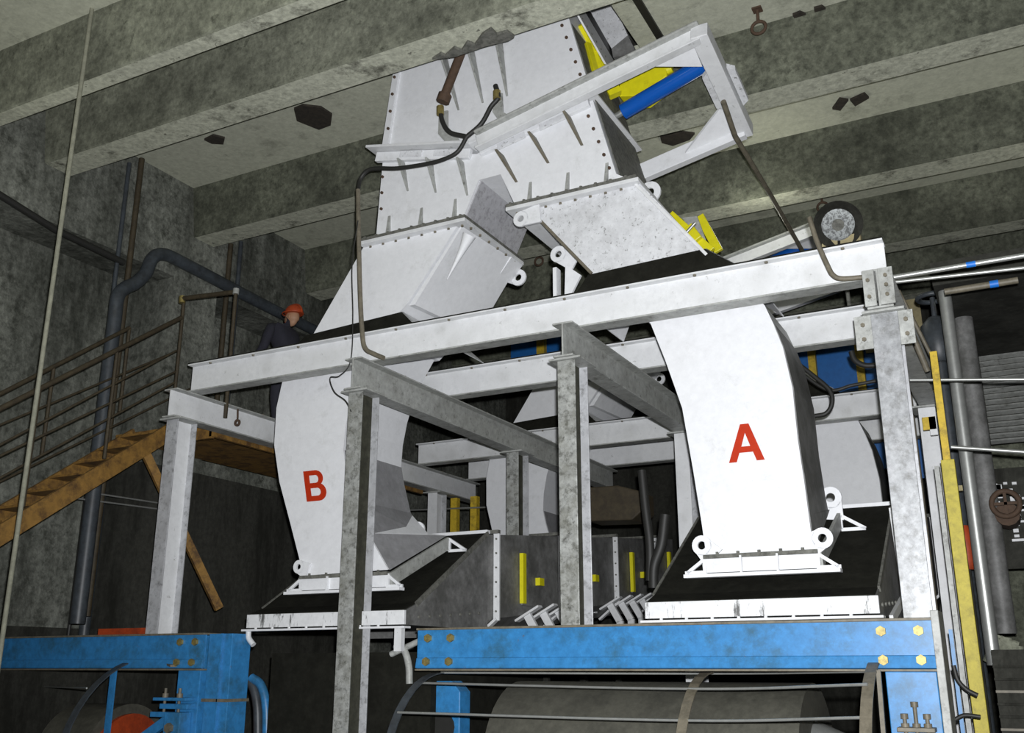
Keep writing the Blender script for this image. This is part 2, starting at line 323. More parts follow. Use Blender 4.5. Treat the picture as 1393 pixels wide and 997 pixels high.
obj('bracket', MB().box(-8.3, -7.85, 7.86, 8.02, 1.28, 1.31).box(-8.24, -7.86, 7.9, 8.02, 1.2, 1.25).box(-8.34, -8.1, 7.88, 8.02, 1.12, 1.17), 'blue', t, .004)
obj('lower_block', MB().box(-8.12, -7.9, 7.86, 8.02, .6, 1.17), 'blue', t, .01)
for x in (-8.2, -8.0):
    obj('adjusting_bolt', MB().tube([(x, 7.93, 1.15), (x, 7.93, 1.4)], .016, 8).tube([(x, 7.93, 1.31), (x, 7.93, 1.35)], .034, 6), 'brownsteel', t)
bolts(t, [(-8.02, 7.86, 1.02)], '-y', .05, .04, 'brownsteel')
obj('brace', MB().bar((-8.1, 7.95, 1.12), (-8.75, 7.95, .75), .06, .1), 'blue', t, .005)
t = thing('blue_post', 'wider blue box post right of the narrow one, at the end of the left girder', 'post', (-7.62, 8.2, 0), 'blue posts under the girders')
obj('post_body', MB().box(-7.79, -7.47, 8.06, 8.34, 0, 1.94), 'blue', t, .006)
obj('rib', MB().box(-7.6, -7.585, 8.03, 8.06, 0, 1.94), 'blue', t)
obj('band', MB().box(-7.8, -7.46, 8.03, 8.36, 1.27, 1.30), 'brownsteel', t)

# ------------------------------------------------------------------ lower guards and drums
def arcpts(x, yc, zc, r, a0, a1, n=18):
    return [V(x, yc-r*math.sin(math.radians(a0+(a1-a0)*k/n)), zc+r*math.cos(math.radians(a0+(a1-a0)*k/n))) for k in range(n+1)]
def hoopmesh(x, yc, zc, r, a0, a1, w=.07, th=.012):
    A = arcpts(x, yc, zc, r, a0, a1); mb = MB(); n = len(A); vs = []
    for p in A:
        d = (p-V(x, yc, zc)).normalized()
        vs += [p+V(-w/2,0,0), p+V(w/2,0,0), p+V(w/2,0,0)-d*th, p+V(-w/2,0,0)-d*th]
    fs = [(i*4+a, i*4+(a+1) % 4, (i+1)*4+(a+1) % 4, (i+1)*4+a) for i in range(n-1) for a in range(4)]
    return mb.add(vs, fs+[(0,1,2,3), (4*n-1,4*n-2,4*n-3,4*n-4)])
t = thing('drum_guard', 'cage guard of curved straps and thin rods under the right blue girder', 'guard', (-3.2, 8.45, 0), 'drum guards below the girders')
for x, yc, zc, r, m in ((-5.2, 8.45, .66, .9, 'pipe'), (-2.6, 8.5, .62, .95, 'brownsteel'), (-1.2, 8.24, .6, 1.07, 'brownsteel')): obj('hoop_strap', hoopmesh(x, yc, zc, r, 0, 150, .08), m, t)
for l, mid, r in (((574, 929), (942, 937), (1180, 931)), ((541, 969), (930, 980), (1180, 976)), ((600, 915), (975, 916), (1190, 913))):
    obj('guard_rod', MB().tube(smooth([atX(*l, -5.2), atX(*mid, -2.6), atX(*r, -1.2)]), .011, 8), 'chrome', t)
obj('side_strap', MB().bar(atX(1195, 912, -1.15), atX(1203, 1010, -1.15), .03, .03), 'brownsteel', t)
t = thing('conveyor_drum', 'dark dusty drum inside the cage guard on the right', 'drum', (-3, 8.8, 0), 'conveyor drums')
obj('drum_shell', MB().tube([(-4.6, 8.95, .7), (-1.85, 8.95, .7)], .78, 48), 'belt', t)
obj('hub', MB().tube([(-1.85, 8.95, .85), (-1.5, 8.95, .9)], [.36, .15], 20), 'chrome', t)
obj('shaft', MB().tube([(-4.9, 8.95, .8), (-1.0, 8.95, .8)], .09, 16), 'orange', t)
t = thing('bearing_housing', 'blue bearing housing with a dark opening behind the cage guard at its left end', 'bearing', (-5, 8.6, 0))
q0, q1 = atY(582, 926, 8.7), atY(625, 1000, 8.7)
obj('housing_plate', MB().ext([(q0.x, .3), (q1.x, .3), (q1.x, q0.z-.1), (q1.x-.1, q0.z), (q0.x+.1, q0.z), (q0.x, q0.z-.1)], 'y', 8.7, 8.9), 'blue', t, .01)
obj('dark_opening', MB().tube([V((q0.x+q1.x)/2, 8.69, q0.z-.42), V((q0.x+q1.x)/2, 8.7, q0.z-.42)], .13, 16), 'rubber', t)
t = thing('drum_guard', 'curved strap guard with one upright flat bar under the left blue girder', 'guard', (-9, 8.4, 0), 'drum guards below the girders')
obj('hoop_strap', hoopmesh(-8.9, 8.37, .62, 1.1, 0, 150, .09), 'pipe', t)
obj('top_strap', MB().bar((-8.9, 8.37, 1.71), (-8.15, 7.97, 1.62), .09, .02), 'brownsteel', t)
ub = atX(155, 912, -8.9)
obj('upright_bar', MB().box(-8.94, -8.86, ub.y-.01, ub.y+.01, 0, ub.z), 'blue', t)
obj('guard_rod', MB().tube([atY(60, 934, 8.6), atY(118, 936, 7.7)], .009, 8), 'chrome', t)
dc = atX(178, 1010, -9.1)
t = thing('conveyor_drum', 'orange red drum end behind the guard at bottom left', 'drum', (-9.4, dc.y, 0), 'conveyor drums')
obj('drum_shell', MB().tube([(-9.9, dc.y, .62), (-9.15, dc.y, .62)], .6, 40), 'belt', t)
obj('end_disc', MB().tube([(-9.15, dc.y, .62), (-9.1, dc.y, .62)], .5, 36), 'orange', t)

# ------------------------------------------------------------------ chutes
YF, YB_ = 8.4, 9.6
def P2(lst, y=YF): return [(p.x, p.z) for p in [atY(a, b, y) for a, b in lst]]
def duct(name, pts, y0, y1, m, parent, back=None):
    A = [V(x, y0, z) for x, z in pts]; B = [V(x, y1, z) for x, z in (back or pts)]
    return obj(name, MB().prism(A, B), m, parent)
def lug(parent, c, tail, r=.085, t=.025):
    c = Vector(c); d = (Vector(tail)-c); L_ = d.length; d.normalize(); n = V(-d.z, 0, d.x)
    mb = MB().ring(c, r*.42, r, t)
    A = [c+n*r*.98+d*r*.25, c+d*L_+n*r*1.3, c+d*L_-n*r*1.3, c-n*r*.98+d*r*.25]
    B = [A[0], A[1], A[2], A[3]]
    A = [c+n*r*.97+d*r*.2, c+n*r*1.2+d*L_, c-n*r*1.2+d*L_, c-n*r*.97+d*r*.2, c-n*r*.45+d*r*.88, c+n*r*.45+d*r*.88]
    mb.prism([p-V(0, t/2, 0) for p in A], [p+V(0, t/2, 0) for p in A])
    return obj('lifting_lug', mb, 'white', parent)
# --- top: the forked chute
t = thing('forked_chute', 'big white forked chute coming down through the ceiling, with triangular stiffeners', 'chute', (-4.8, 9.0, 6.15), 'forked white chutes')
fork = t
upper = [(-5.95, ZS-.01), (-6.0, 7.98), (-6.09, 7.24), (-4.84, 6.98), (-3.48, 7.24), (-3.75, 8.3), (-3.78, ZS-.01)]
duct('upper_box', [(x, z if z < 8.3 else z+.9) if z < 8.3 else (x+(.02 if x < -5 else -.2), z+.9) for x, z in upper], YF+.02, YB_, 'white', t)
ll = P2([(518, 214), (517, 322), (631, 293), (651, 245), (681, 237), (702, 284), (862, 246), (806, 132)])
lowr = [(-6.08, 7.2), (-6.13, 6.21), ll[2], ll[3], ll[4], (ll[5][0], 6.19), (-3.08, 6.19), (-3.24, 6.3), (-3.47, 7.2), (-4.84, 6.93)]
duct('forked_legs', lowr, YF, YB_, 'white', t)
# dark right face with grime
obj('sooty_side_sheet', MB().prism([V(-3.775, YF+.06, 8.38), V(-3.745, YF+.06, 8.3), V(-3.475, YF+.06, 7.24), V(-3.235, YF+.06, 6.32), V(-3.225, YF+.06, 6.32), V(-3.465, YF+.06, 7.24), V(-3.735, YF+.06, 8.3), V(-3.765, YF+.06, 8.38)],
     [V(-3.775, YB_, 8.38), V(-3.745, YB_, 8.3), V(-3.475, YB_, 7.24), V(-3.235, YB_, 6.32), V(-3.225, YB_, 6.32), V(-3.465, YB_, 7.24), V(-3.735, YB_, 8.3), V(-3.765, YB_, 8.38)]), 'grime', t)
obj('inner_leg_sheet', MB().prism([V(ll[2][0]+.002, YF+.03, 6.23), V(ll[3][0]+.002, YF+.03, ll[3][1]), V(ll[3][0]+.02, YF+.03, ll[3][1]), V(ll[2][0]+.02, YF+.03, 6.23)],
     [V(ll[2][0]+.002, YB_-.01, 6.23), V(ll[3][0]+.002, YB_-.01, ll[3][1]), V(ll[3][0]+.02, YB_-.01, ll[3][1]), V(ll[2][0]+.02, YB_-.01, 6.23)]), 'soft2', t)  # grey tone puts the shade of this side face into the sheet colour
# edge angles with bolts on the front face
obj('left_edge_angle', MB().prism([V(-5.96, YF-.02, 8.39), V(-6.01, YF-.02, 7.98), V(-6.1, YF-.02, 7.24), V(-6.02, YF-.02, 7.24), V(-5.93, YF-.02, 7.98), V(-5.88, YF-.02, 8.39)],
     [V(-5.96, YF+.02, 8.39), V(-6.01, YF+.02, 7.98), V(-6.1, YF+.02, 7.24), V(-6.02, YF+.02, 7.24), V(-5.93, YF+.02, 7.98), V(-5.88, YF+.02, 8.39)]), 'white', t)
bolts(t, [(-5.945-.02*k, YF-.02, 8.2-.22*k) for k in range(5)]+[(-6.07, YF, 6.95-.2*k) for k in range(3)], '-y', .018, .018, 'rust')
bolts(t, along((-3.82, YF+.02, 8.25), (-3.55, YF+.02, 7.35), 6)+along((-3.53, YF, 7.05), (-3.3, YF, 6.35), 5), '-y', .018, .018, 'rust')
# sloping joint flanges
def strip(name, a, b, y0, y1, th, m, parent, bevel=.004):
    a, b = Vector((a[0], 0, a[1])), Vector((b[0], 0, b[1])); d = (b-a).normalized(); n = V(-d.z, 0, d.x)*th/2
    A = [a-n, b-n, b+n, a+n]
    return obj(name, MB().prism([p+V(0, y0, 0) for p in A], [p+V(0, y1, 0) for p in A]), m, parent, bevel)
strip('joint_flange', (-6.2, 7.29), (-4.86, 7.0), 8.22, 9.7, .03, 'whitebeam', t)
strip('joint_flange', (-4.86, 7.0), (-3.42, 7.26), 8.26, 9.7, .03, 'whitebeam', t)
strip('slotted_angle', (-6.14, 7.2), (-4.9, 6.93), 8.34, 8.4, .11, 'white', t)
strip('slotted_angle', (-4.78, 6.93), (-3.5, 7.17), 8.34, 8.4, .11, 'white', t)
for s0, s1 in (((-5.8, 7.14), (-5.5, 7.075)), ((-5.35, 7.04), (-5.05, 6.975)), ((-4.55, 6.9), (-4.22, 6.965)), ((-4.05, 7.0), (-3.75, 7.06))):
    strip('slot_cover', s0, s1, 8.325, 8.34, .075, 'speck', t, .006)
def fin(parent, pt, pb, d, th=.022, m='greybeam', y=YF):     # triangular stiffener, wide at pt, running out at pb
    (xt, zt), (xb, zb) = pt, pb
    A = [V(xt, y, zt), V(xt, y-d, zt), V(xb, y-.01, zb), V(xb, y, zb)]
    obj('stiffener', MB().prism([p-V(th/2, 0, 0) for p in A], [p+V(th/2, 0, 0) for p in A]), m, parent)
for a, b in (((606, 72), (624, 150)), ((643, 62), (657, 140)), ((682, 50), (690, 131))):
    q = P2([a, b]); fin(t, q[0], q[1], .2)
for a, b in (((550, 222), (555, 260)), ((588, 221), (593, 262)), ((630, 221), (636, 266))):
    q = P2([a, b]); fin(t, q[0], q[1], .14)
for a, b in (((684, 212), (703, 248)), ((728, 188), (746, 222)), ((775, 160), (792, 198))):
    q = P2([a, b]); fin(t, q[0], q[1], .16, .03, 'brownsteel')
for a, b in (((530, 320), (530, 294)), ((574, 309), (574, 283)), ((620, 298), (620, 271)), ((722, 277), (722, 248)), ((773, 266), (773, 235)), ((826, 254), (826, 222))):
    q = P2([a, b]); fin(t, q[0], q[1], .06, .03)
# lower flanges of the legs
for nm, x0, x1 in (('leg_flange', -6.3, -4.93), ('leg_flange', -4.44, -3.0)):
    obj(nm, MB().box(x0, x1, 8.31, 9.69, 6.165, 6.2), 'grime', t, .003)
bolts(t, [(-6.24+.155*k, 8.34, 6.2) for k in range(9)]+[(-4.4+.16*k, 8.34, 6.2) for k in range(9)], 'z', .018, .02, 'grime')
# --- upper sections
t = thing('transfer_chute', 'white slanting chute section under the left leg, with a bent right edge', 'chute', (-6, 9, 4.8), 'slanting chute sections above the front beam')
trB = t
B2 = P2([(554, 413), (491, 502), (385, 515)])
pts = [(-6.28, 6.16), (-5.05, 6.16), B2[0], (B2[0][0]-.33, 5.08), (-7.02, 5.08)]
duct('chute_body', pts, YF, YB_, 'white', t)
obj('top_flange', MB().box(-6.3, -4.93, 8.31, 9.69, 6.125, 6.164), 'whitebeam', t, .003)
bolts(t, [(-6.2+.17*k, 8.4, 6.125) for k in range(8)]+[(-4.96, 8.5+.2*k, 6.125) for k in range(6)], '-z', .016, .02, 'brownsteel')
q = P2([(640, 318), (588, 368)], 8.36)
d_ = MB().tube(smooth([(q[0][0], 8.34, q[0][1]-.02), (q[0][0]-.1, 8.36, q[0][1]-.17), (q[0][0]-.3, 8.395, q[0][1]-.45)]), [.075-.07*k/16 for k in range(17)], 12)
obj('corner_lug', d_, 'white', t)
lug(t, (-5.0, 9.69, 5.98), (-5.2, 9.69, 6.1), .1)
strip('rear_flare', (-4.95, 6.13), (-5.1, 5.95), 9.4, 9.68, .03, 'white', t)
obj('folded_side', MB().prism([V(-5.05, 8.42, 6.12), V(-5.67, 8.42, 5.33), V(-5.6, 8.42, 5.33), V(-5.02, 8.42, 6.12)], [V(-5.0, 9.6, 6.12), V(-5.55, 9.6, 5.33), V(-5.5, 9.6, 5.33), V(-4.95, 9.6, 6.12)]), 'white', t)
t = thing('transfer_chute', 'white slanting chute section under the right leg, with sooty specks and lugs', 'chute', (-3, 9, 4.8), 'slanting chute sections above the front beam')
trA = t
a = P2([(718, 284), (803, 373), (885, 440), (1040, 415), (965, 347), (868, 250)])
zc = 5.08
def cutz(p, q, z): s = (z-p[1])/(q[1]-p[1]); return (p[0]+(q[0]-p[0])*s, z)
pts = [(a[0][0], 6.16), (a[5][0], 6.16), a[4], cutz(a[4], a[3], zc), cutz(a[1], a[2], zc), a[1]]
duct('chute_body', pts, YF, YB_, 'speck', t)
obj('top_flange', MB().box(-4.44, -2.98, 8.31, 9.69, 6.125, 6.164), 'whitebeam', t, .003)
bolts(t, [(-4.35+.165*k, 8.4, 6.125) for k in range(8)], '-z', .016, .02, 'brownsteel')
strip('left_edge_strip', (a[0][0]+.02, 6.13), (a[1][0]+.02, a[1][1]), 8.37, 8.4, .03, 'brownsteel', t)
strip('right_edge_strip', (a[5][0]-.02, 6.13), (a[4][0]-.02, a[4][1]), 8.37, 8.4, .03, 'whitebeam', t)
p = atY(709, 298, 8.35); lug(t, p, p+V(.22, 0, .02), .085)
p = atY(760, 346, 8.7); lug(t, p, p+V(.2, 0, -.12), .09)
p = atY(884, 262, 8.9); lug(t, p, p+V(-.1, 0, -.16), .12)
obj('side_bracket', MB().prism([atY(790, 374, 8.62), atY(769, 360, 8.62), atY(768, 402, 8.62), atY(776, 402, 8.62)], [atY(790, 374, 8.62)+V(0,.03,0), atY(769, 360, 8.62)+V(0,.03,0), atY(768, 402, 8.62)+V(0,.03,0), atY(776, 402, 8.62)+V(0,.03,0)]).box(-4.02, -3.98, 8.55, 8.65, 5.1, 5.5), 'white', t)
# --- dust covered hoods where the chutes pass through the frame
def hood(label, tl, tr, bl, br, group='sloping hoods on the front beam'):
    t = thing('chute_hood', label, 'hood', (tl[0], 8.35, 4.98), group)
    A = [V(bl[0], 8.32, 5.0), V(br[0], 8.32, 5.0), V(tr[0], 8.395, tr[1]), V(tl[0], 8.395, tl[1])]
    Bk = [V(bl[0], 9.7, 5.0), V(br[0], 9.7, 5.0), V(tr[0], 9.62, tr[1]), V(tl[0], 9.62, tl[1])]
    obj('dusty_front_plate', MB().prism(A, [p+V(0, .012, 0) for p in A]), 'dust', t)
    obj('hood_side_plate', MB().prism([A[1], Bk[1], Bk[2], A[2]], [p+V(-.012, 0, 0) for p in (A[1], Bk[1], Bk[2], A[2])]), 'white', t)
    obj('hood_side_plate', MB().prism([A[0], Bk[0], Bk[3], A[3]], [p+V(.012, 0, 0) for p in (A[0], Bk[0], Bk[3], A[3])]), 'white', t)
    return t
q = P2([(412, 462), (548, 424), (388, 474), (590, 446)])
h1 = hood('black dust covered hood behind the front beam at the foot of the left slanting chute', (q[0][0]+.05, 5.2), (q[1][0], q[1][1]), (q[2][0]+.1, 5), (q[3][0]-.12, 5))
q = P2([(800, 374), (1003, 352), (780, 402), (1012, 353)])
h2 = hood('black dust covered hood behind the front beam at the foot of the right slanting chute', (q[0][0], q[0][1]), (q[1][0]-.28, 5.32), (q[2][0], 5), (q[3][0]+.05, 5))
# --- discharge chutes with letters
def letter(name, splines, org, ux, uz, parent):
    cu = bpy.data.curves.new('letter_curve', 'CURVE'); cu.dimensions = '2D'; cu.fill_mode = 'BOTH'; cu.extrude = .0015
    for sp in splines:
        s = cu.splines.new('POLY'); s.points.add(len(sp)-1); s.use_cyclic_u = True
        for k, (x, y) in enumerate(sp): s.points[k].co = (x, y, 0, 1)
    co = bpy.data.objects.new('tmp', cu); S.collection.objects.link(co)
    me = bpy.data.meshes.new_from_object(co.evaluated_get(bpy.context.evaluated_depsgraph_get()))
    bpy.data.objects.remove(co)
    ow = wloc(parent)
    for v in me.vertices:
        x, y, z = v.co
        v.co = Vector((org[0]+ux[0]*x+uz[0]*y, YF-.004+z, org[1]+ux[1]*x+uz[1]*y))-ow
    me.materials.append(M['red']); o = bpy.data.objects.new(name, me); S.collection.objects.link(o); o.parent = parent
    return o
def arc(cx_, cy_, rx, ry, a0, a1, n=10): return [(cx_+rx*math.cos(math.radians(a0+(a1-a0)*k/n)), cy_+ry*math.sin(math.radians(a0+(a1-a0)*k/n))) for k in range(n+1)]
LA = [[(0, 0), (.22, 0), (.31, .24), (.69, .24), (.78, 0), (1, 0), (.62, 1), (.38, 1)], [(.375, .40), (.5, .76), (.625, .40)]]
LB = [[(0, 0)]+arc(.62, .29, .38, .29, -90, 72)+arc(.58, .745, .34, .255, -55, 90)+[(0, 1)],
      [(.26, .17)]+arc(.58, .295, .15, .125, -90, 90)+[(.26, .42)],
      [(.26, .59)]+arc(.56, .715, .13, .125, -90, 90)+[(.26, .84)]]
def foot(parent, x0, x1, zf, zk, yf, yk, m='white'):
    # slanting base frame: front plate with triangular ends, side bars rising to the back, back triangle
    e = .13
    obj('base_front_plate', MB().box(x0, x1, yf-.03, yf-.005, zf-.13, zf), m, parent, .003)
    obj('base_top_bar', MB().box(x0-.02, x1+.02, yf-.05, yf+.02, zf-.015, zf+.02), 'grime' , parent, .003)
    for sx, xx in ((-1, x0), (1, x1)):
        obj('corner_bracket', MB().bar((xx, yf-.018, zf-.005), (xx+sx*(e+.04), yf-.018, zf-.125), .025, .028).bar((xx, yf-.018, zf-.125), (xx+sx*(e+.06), yf-.018, zf-.125), .025, .03).box(min(xx, xx+sx*.03), max(xx, xx+sx*.03), yf-.03, yf-.005, zf-.13, zf), m, parent)
    obj('base_bottom_bar', MB().box(x0-e-.06, x1+e+.06, yf-.08, yf+.02, zf-.17, zf-.14), m, parent, .003)
    for k in (1, 2): obj('rib', MB().box(x0+(x1-x0)*k/3-.008, x0+(x1-x0)*k/3+.008, yf-.07, yf-.03, zf-.14, zf), m, parent)
    obj('side_bar', MB().bar((x1+.03, yf, zf-.06), (x1+.03, yk, zk-.06), .03, .13), 'greybeam', parent)
    obj('side_bar', MB().bar((x0-.03, yf, zf-.06), (x0-.03, yk, zk-.06), .03, .13), 'greybeam', parent)
    c = [V(x1+.04, yk, zk-.02), V(x1+.25, yk, zk-.15), V(x1+.04, yk, zk-.15)]
    mb = MB()
    for i in range(3): mb.bar(c[i], c[(i+1) % 3], .03, .035, (0, 1, 0))
    obj('rear_corner_bracket', mb, m, parent)
    bolts(parent, [(x0+.1+(x1-x0-.2)*k/4, yf-.03, zf+.02) for k in range(5)], 'z', .014, .02, 'grime')
tB = thing('discharge_chute', 'curved white chute marked with a red letter B', 'chute', (-6.8, 9, 2.4), 'curved discharge chutes through the frame')
cutB = (-6.0-.4, 5.06)
L_ = P2([(385, 515), (376, 555), (373, 605), (380, 655), (395, 712), (413, 783)])
R_ = P2([(528, 775), (500, 725), (479, 679), (470, 635), (467, 612), (470, 580), (477, 546), (491, 502)])
bf = [(-7.04, 5.06)]+L_+R_+[(-6.02, 5.06)]
YBb = YF+1.1
bb = [(-7.04, 5.06)]+L_[:5]+[(L_[5][0]-.03, 3.0)]+[(R_[0][0]+.0, 3.0), (R_[1][0]+.03, 3.04)]+R_[2:]+[(-6.02, 5.06)]
duct('chute_body', bf, YF, YBb, 'white', tB, bb)
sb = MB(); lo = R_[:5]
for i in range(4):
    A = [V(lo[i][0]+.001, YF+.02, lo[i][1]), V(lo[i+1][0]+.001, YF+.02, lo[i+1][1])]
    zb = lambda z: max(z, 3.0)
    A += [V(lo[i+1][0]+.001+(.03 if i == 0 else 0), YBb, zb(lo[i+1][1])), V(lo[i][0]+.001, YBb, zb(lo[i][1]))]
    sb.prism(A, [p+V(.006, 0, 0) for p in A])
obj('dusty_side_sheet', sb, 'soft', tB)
letter('letter', LB, (-6.885, 3.3), (.275, 0), (-.075, .335), tB)
foot(tB, L_[5][0], R_[0][0], 2.5, 2.98, YF, YBb)
p = atY(407, 771, 8.38); lug(tB, p, p+V(.12, 0, -.05), .07)
p = atY(569, 720, YBb+.02); lug(tB, p, p+V(-.03, 0, -.16), .085)
tA = thing('discharge_chute', 'curved white chute marked with a red letter A', 'chute', (-2.2, 9, 2.4), 'curved discharge chutes through the frame')
La = P2([(885, 440), (905, 490), (928, 555), (943, 640), (955, 715), (962, 765)])
Ra = P2([(1107, 752), (1100, 700), (1094, 655), (1085, 596), (1078, 527), (1065, 472), (1052, 440), (1040, 415)])
top = [cutz(a[4], a[3], 5.06), cutz(a[1], a[2], 5.06)]
af = [top[1]]+La+Ra+[top[0]]
YBa = YF+.85
ab = [top[1]]+La[:5]+[(La[5][0], 2.95)]+[(Ra[0][0], 2.95), (Ra[1][0], 2.98)]+Ra[2:]+[top[0]]
duct('chute_body', af, YF, YBa, 'white', tA, ab)
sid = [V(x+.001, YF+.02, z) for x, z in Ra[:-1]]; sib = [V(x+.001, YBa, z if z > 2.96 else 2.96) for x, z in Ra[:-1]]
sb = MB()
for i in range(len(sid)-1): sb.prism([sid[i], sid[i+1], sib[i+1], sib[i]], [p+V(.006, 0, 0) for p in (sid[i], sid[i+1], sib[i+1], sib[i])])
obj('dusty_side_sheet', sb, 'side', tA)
letter('letter', LA, (-2.29, 3.295), (.31, 0), (0, .33), tA)
foot(tA, La[5][0]+.0, Ra[0][0]+.02, 2.5, 2.95, YF, YBa+.2)
p = atY(955, 742, 8.38); lug(tA, p, p+V(.1, 0, -.11), .085)
p = atY(1119, 732, 8.38); lug(tA, p, p+V(-.12, 0, -.06), .085)
p = atY(1130, 677, YBa+.2); lug(tA, p, p+V(-.02, 0, -.2), .1)
# --- hoppers
def hopper(x0, x1, label, side='side'):
    t = thing('receiving_hopper', label, 'hopper', ((x0+x1)/2, 9, 1.96), 'dust covered receiving hoppers')
    prof = [(8.3, 2.0), (8.3, 2.13), (8.5, 2.2), (9.95, 3.06), (9.95, 2.0)]
    obj('hopper_body', MB().ext(prof, 'x', x0, x1), side, t)
    obj('dusty_slope', MB().ext([(8.3, 2.135), (8.5, 2.205), (9.95, 3.065), (9.95, 3.075), (8.5, 2.215), (8.3, 2.145)], 'x', x0+.01, x1-.01), 'dust', t)
    obj('front_lip', MB().box(x0, x1+.02, 8.26, 8.3, 2.0, 2.135), 'lip', t, .004)
    obj('lower_flange', MB().box(x0-.03, x1+.05, 8.22, 8.34, 1.965, 1.985), 'white', t, .003)
    obj('rear_rim', MB().box(x0+.6, x1, 9.93, 10.0, 3.06, 3.1), 'white', t, .004)
    for xx in (x0, x1): obj('side_rim', MB().bar((xx, 8.5, 2.2), (xx, 9.95, 3.06), .02, .05), 'grime', t)
    bolts(t, [(x0+.15+k*.22, 8.24, 1.985) for k in range(8)], 'z', .014, .016, 'whitebeam')
    bolts(t, [(x1, 8.55+k*.2, 2.08+.015*k) for k in range(7)], 'x', .016, .014, 'grime')
    return t
hB = hopper(-7.48, -5.53, 'black dust covered hopper under the chute marked B, with a stained white lip')
hA = hopper(-3.06, -1.18, 'black dust covered hopper under the chute marked A, right above the blue girder')
obj('side_angle', MB().bar(atX(1212, 690, -1.12), atX(1230, 812, -1.12), .03, .07, (0, 1, 0)).bar(atX(1230, 812, -1.12), atX(1213, 843, -1.12), .03, .07, (0, 1, 0)), 'whitebeam', hA)
obj('lip_foot', MB().tube(smooth([(-7.46, 8.28, 1.97), (-7.45, 8.28, 1.9), (-7.38, 8.28, 1.83)]), .03, 8), 'whitebeam', hB)
obj('lip_foot', MB().box(-5.6, -5.52, 8.24, 8.3, 1.75, 1.97), 'whitebeam', hB)
# --- skirtboards of the two rising conveyors
def skirt(x0, x1, label, tap):
    t = thing('conveyor_skirt', label, 'conveyor', ((x0+x1)/2, 10, 1.9), 'enclosed conveyor skirts rising to the back')
    sl = .1
    A = [V(x0, 10.0, 2.1), V(x0-.0, 10.0, 3.05), V(x1, 10.0, 3.05), V(x1, 10.0, 2.12), V(x1-.25, 10.0, 1.93), V(x0+.25, 10.0, 1.93)]
    Bk = [p+V(0, 6.3, .63) for p in A]
    obj('skirt_housing', MB().prism(A, Bk), 'side', t)
    for k in range(4):
        y = 10.03+(0, 1.72, 3.6, 5.3)[k]; dz = (y-10)*sl
        f = MB().box(x1-.005, x1+.07, y, y+.03, 2.1+dz, 3.07+dz)
        f.bar((x1+.04, y+.015, 2.12+dz), (x1-.24, y+.015, 1.9+dz), .03, .08, (0, 1, 0))
        r = obj('rib_flange', f, 'whitebeam', t, .003)
        bolts(t, [(x1+.035, y, 2.2+dz+.16*j) for j in range(6)], '-y', .012, .012, 'grime')
        obj('cover_joint', MB().bar((x0, y, 3.08+dz), (x1+.07, y, 3.08+dz), .06, .04), 'grime', t)
        if tap and k < 4:
            d = obj('inspection_door', MB().box(x1, x1+.03, y+.65, y+1.1, 2.3+dz, 2.85+dz), 'side', t, .01)
            obj('door_hinge', MB().box(x1+.01, x1+.06, y+.62, y+.7, 2.32+dz, 2.9+dz), 'yellow', d)
            obj('door_latch', MB().box(x1+.03, x1+.09, y+1.0, y+1.12, 2.55+dz, 2.64+dz), 'yellow', d)
    return t
skirt(-7.45, -5.5, 'grey ribbed conveyor skirt with yellow door hinges, seen between the centre columns', True)
skirt(-3.05, -1.2, 'grey conveyor skirt behind the hopper of chute A', False)
t = thing('conveyor_stringer', 'dark sloping stringer carrying the bent idler brackets', 'conveyor', (-5.2, 13, 0))
obj('stringer', MB().bar((-5.22, 10.2, 1.6), (-5.22, 16.3, 2.21), .08, .08), 'dark', t)
for yy in (10.8, 13.0, 15.5): obj('leg', MB().box(-5.25, -5.19, yy-.03, yy+.03, 0, 1.58+.1*(yy-10)), 'dark', t)
proto = None
for k in range(14):
    y = 10.6+.42*k; dz = .1*(y-10)
    if 3 <= k <= 5: continue
    if proto is None:
        t = thing('idler_bracket', 'bent white idler bracket', 'bracket', (-5.3, y, 1.5), 'bent idler brackets beside the conveyor skirt')
        mb = MB().bar((-5.22, y, 1.62+dz), (-5.22, y, 1.9+dz), .09, .05, (0, 1, 0)).bar((-5.22, y, 1.89+dz), (-5.37, y, 2.14+dz), .09, .05, (0, 1, 0))
        obj('bent_leg', mb, 'whitebeam', t); obj('top_plate', MB().bar((-5.5, y, 2.06+dz), (-5.2, y, 2.22+dz), .11, .025, (0, 0, 1)), 'whitebeam', t)
        proto = t; y_0 = y; t['label'] = 'bent white idler bracket beside the grey conveyor skirt, above the blue girder'
    else:
        c = dup(proto, (0, y-y_0, .1*(y-y_0)), proto['label'])
# --- second set of chutes behind
OFF = (0, 4.85, 0)
dup(tB, OFF, 'rear curved white chute seen between the centre columns, twin of chute B') 
r2 = dup(tA, OFF, 'rear curved white chute peeping out right behind the chute marked A')
for root in [o for o in bpy.data.objects if o.name.startswith('discharge_chute') and o.location.y > 12]:
    for ch in list(root.children):
        if ch.name.startswith('letter'): bpy.data.objects.remove(ch)
dup(trB, OFF, 'rear slanting chute section low behind the long front beam, left unit')
dup(trA, OFF, 'rear slanting chute section behind the right end of the front beam')
dup(hA, OFF, 'rear dust covered hopper behind the hopper of chute A')
dup(h1, OFF, 'rear dust covered hood on the beams, left unit'); dup(h2, OFF, 'rear dust covered hood on the beams, right unit')

